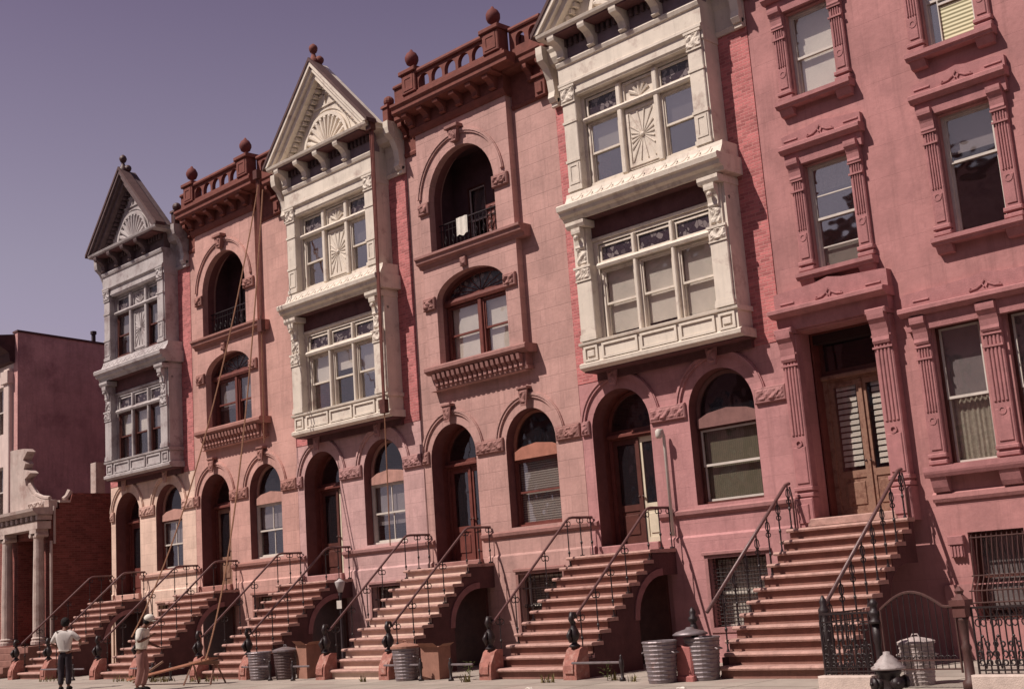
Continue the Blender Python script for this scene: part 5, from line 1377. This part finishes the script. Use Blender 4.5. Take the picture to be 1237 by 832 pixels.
# ---- grass tufts
g = MB()
for cx, cy, n, rr in ((24.2, -4.0, 26, .18), (21.9, -3.95, 18, .15), (25.55, -3.6, 14, .12), (8.4, -3.9, 60, .8), (10.3, -4.0, 50, .6), (18.7, -3.95, 14, .12), (12.2, -3.95, 40, .6), (26.1, -3.8, 10, .15), (4.0, -3.9, 40, .9)):
    for i in range(n):
        a = random.uniform(0, 2*PI); q = rr*math.sqrt(random.random()); x, y = cx+q*math.cos(a), cy+q*.4*math.sin(a); z = gz(x)
        h = random.uniform(.06, .20); b = random.uniform(0, 2*PI); dx, dy = .012*math.cos(b), .012*math.sin(b); lx, ly = random.uniform(-.07, .07), random.uniform(-.07, .07)
        g.add([(x-dx, y-dy, z), (x+dx, y+dy, z), (x+dx*.8+lx*.4, y+dy*.8+ly*.4, z+h*.6), (x+lx, y+ly, z+h), (x-dx*.8+lx*.4, y-dy*.8+ly*.4, z+h*.6)], [(0, 1, 2, 3, 4)])
go = g.build('grass', LEAFB, whole=True); go['kind'] = 'stuff'
for i, (x, y, lb) in enumerate(((25.35, -3.62, 'small leafy weed by the low rail right of the red brown stoop'), (21.55, -3.5, 'small leafy weed beside the left pedestal of the red brown stoop'))):
    w = MB(); z = gz(x)
    for j in range(46):
        a = random.uniform(0, 2*PI); h = random.uniform(.03, .36); r = .13*(1-h*.8)*random.random()+.02; c = Vector((x+r*math.cos(a), y+r*math.sin(a), z+h)); d = Vector((math.cos(a), math.sin(a), .5))*random.uniform(.03, .06); s = Vector((-math.sin(a), math.cos(a), 0))*.02
        w.add([c, c+d*.5+s, c+d, c+d*.5-s], [(0, 1, 2, 3)])
    for j in range(5): w.tube([(x, y, z), (x+random.uniform(-.05, .05), y+random.uniform(-.05, .05), z+.32)], .004, 3)
    tag(w.build('weed_plant', LEAF, whole=True), lb, 'weed')

def opposite_blocker(X, w, h, m, label):  # unseen houses, added tall to keep sky light off the fronts
    t = thing('row_house', label, 'house', (X, -26.2, gz(X)), group='unseen houses across the street, added to block sky light')
    hs = [rect(a, a+1.0, z, z+1.9) for a in (.8, w/2-.5, w-1.8) for z in (1.2, 4.6, 8.0, 11.4) if z+1.9 < h-1]
    o = MB().plate(rect(.01, w-.01, -.3, h), hs, 0, -.3); o.build('facade_wall', m, t)
    for q in hs: MB().box(q[0][0], q[1][0], -.2, -.15, q[0][1], q[2][1]).build('window', GLASSD, t)
    MB().prof(.02, w-.02, [(0.001, h-.5), (.3, h-.4), (.4, h-.1), (.4, h), (0.001, h+.05)]).build('cornice', RUST, t)
    MB().box(.01, w-.01, -9, -.301, -.3, h-.2).build('house_body', BRICKB, t)
for i, (w_, h_, m_, lb) in enumerate(((7, 16.5, BRICKB, 'brown brick'), (6.5, 17, PLASTER, 'brown plaster'), (7, 16, BRICKB, 'low brown brick'), (6.8, 17.2, PLASTER, 'tall plaster'), (7, 16.4, BRICKB, 'second brown brick'), (6.6, 16.8, PLASTER, 'second plaster'), (7, 16.2, BRICKB, 'third brown brick'), (7, 17, PLASTER, 'third plaster'))):
    opposite_blocker(-6+i*7.02, 7, h_, m_, 'plain %s house across the street, unseen and added to block sky light' % lb)

# ================================================================== GROUND, SKY, LIGHT, CAMERA
def sheet(name, x0, x1, y0, y1, m, dz=0., th=.0, flat=None):
    mb = MB(); za, zb = (gz(x0)+dz, gz(x1)+dz) if flat is None else (flat, flat)
    vs = [(x0, y0, za), (x1, y0, zb), (x1, y1, zb), (x0, y1, za)]
    if th: vs += [(a, b, c-th) for a, b, c in vs]; mb.add(vs, [(0, 1, 2, 3), (7, 6, 5, 4), (0, 4, 5, 1), (1, 5, 6, 2), (2, 6, 7, 3), (3, 7, 4, 0)])
    else: mb.add(vs, [(0, 1, 2, 3)])
    return struct(mb.build(name, m))
sheet('ground', -700, 700, -700, 700, ROAD, flat=-2.2)
sheet('pavement', -60, 80, -8.2, .3, PAVE, th=.3)
sheet('kerb', -60, 80, -8.37, -8.203, KERB, dz=.004, th=.32)
sheet('road', -60, 80, -17.6, -8.373, ROAD, dz=-.13, th=.2)
sheet('pavement', -60, 80, -30, -17.603, PAVE, th=.3)

w = bpy.data.worlds.new('World'); scene.world = w; w.use_nodes = True; nt = w.node_tree; nt.nodes.clear()
SUNV = Vector((-.52, -1.0, 1.5)).normalized()       # towards the sun
elev = math.asin(SUNV.z); az = math.atan2(SUNV.x, SUNV.y)
wo = N(nt, 'ShaderNodeOutputWorld'); bg = N(nt, 'ShaderNodeBackground'); nt.links.new(bg.outputs[0], wo.inputs[0])
sk = N(nt, 'ShaderNodeTexSky'); sk.sky_type = 'NISHITA'; sk.sun_disc = False; sk.sun_elevation = elev; sk.sun_rotation = az
sk.air_density = 1.0; sk.dust_density = 2.6; sk.ozone_density = 1.0
hs = N(nt, 'ShaderNodeHueSaturation'); hs.inputs['Saturation'].default_value = .46; nt.links.new(sk.outputs[0], hs.inputs['Color'])
tint = mixc(nt, 1.0, hs.outputs[0], (1.15, .84, 1.12), 'MULTIPLY')
tcw = N(nt, 'ShaderNodeTexCoord'); sz_ = N(nt, 'ShaderNodeSeparateXYZ'); nt.links.new(tcw.outputs['Generated'], sz_.inputs[0])
cr_ = N(nt, 'ShaderNodeValToRGB'); nt.links.new(sz_.outputs[2], cr_.inputs[0])
el = cr_.color_ramp.elements; el[0].position = .0; el[0].color = (1, 1, 1, 1); el[1].position = 1.; el[1].color = (.22, .22, .26, 1)
for p_, c_ in ((.12, (.88, .92, .84)), (.26, (.76, .83, .72)), (.44, (.52, .52, .53)), (.7, (.30, .30, .33))):
    e_ = el.new(p_); e_.color = (*c_, 1)
haze_ = mixc(nt, 1.0, tint, cr_.outputs[0], 'MULTIPLY')
dbl = mixc(nt, 1.0, haze_, (2.0, 2.0, 2.0), 'MULTIPLY')
cap = mixc(nt, 1.0, dbl, (7.0, 6.2, 7.4), 'DARKEN')
nt.links.new(cap, bg.inputs[0]); bg.inputs[1].default_value = .05

sd = bpy.data.lights.new('sun', 'SUN'); sd.energy = 5.0; sd.angle = R(.5); sd.color = (1., .89, .81)
so = bpy.data.objects.new('sun', sd); col.objects.link(so); so.rotation_euler = (-SUNV).to_track_quat('-Z', 'Y').to_euler(); so.location = (0, -30, 40)

yaw, pitch, roll, f = -.7778, .1905, -.0726, 1541.79
fw = Vector((math.sin(yaw)*math.cos(pitch), math.cos(yaw)*math.cos(pitch), math.sin(pitch)))
r0 = Vector((math.cos(yaw), -math.sin(yaw), 0)); u0 = r0.cross(fw)
cr, sr = math.cos(roll), math.sin(roll); rt = r0*cr + u0*sr; up = -r0*sr + u0*cr
cd = bpy.data.cameras.new('camera'); cd.sensor_width = 36; cd.lens = f/1237*36; cd.clip_end = 3000; cd.clip_start = .1
co = bpy.data.objects.new('camera', cd); col.objects.link(co)
co.matrix_world = Matrix(((rt.x, up.x, -fw.x, 41.16783), (rt.y, up.y, -fw.y, -21.50929), (rt.z, up.z, -fw.z, 1.556), (0, 0, 0, 1)))
scene.camera = co
vs = scene.view_settings
scene.display_settings.display_device = 'sRGB'; vs.view_transform = 'Standard'; vs.look = 'None'; vs.exposure = .17; vs.gamma = 1
scene.cycles.max_bounces = 6; scene.cycles.transparent_max_bounces = 12
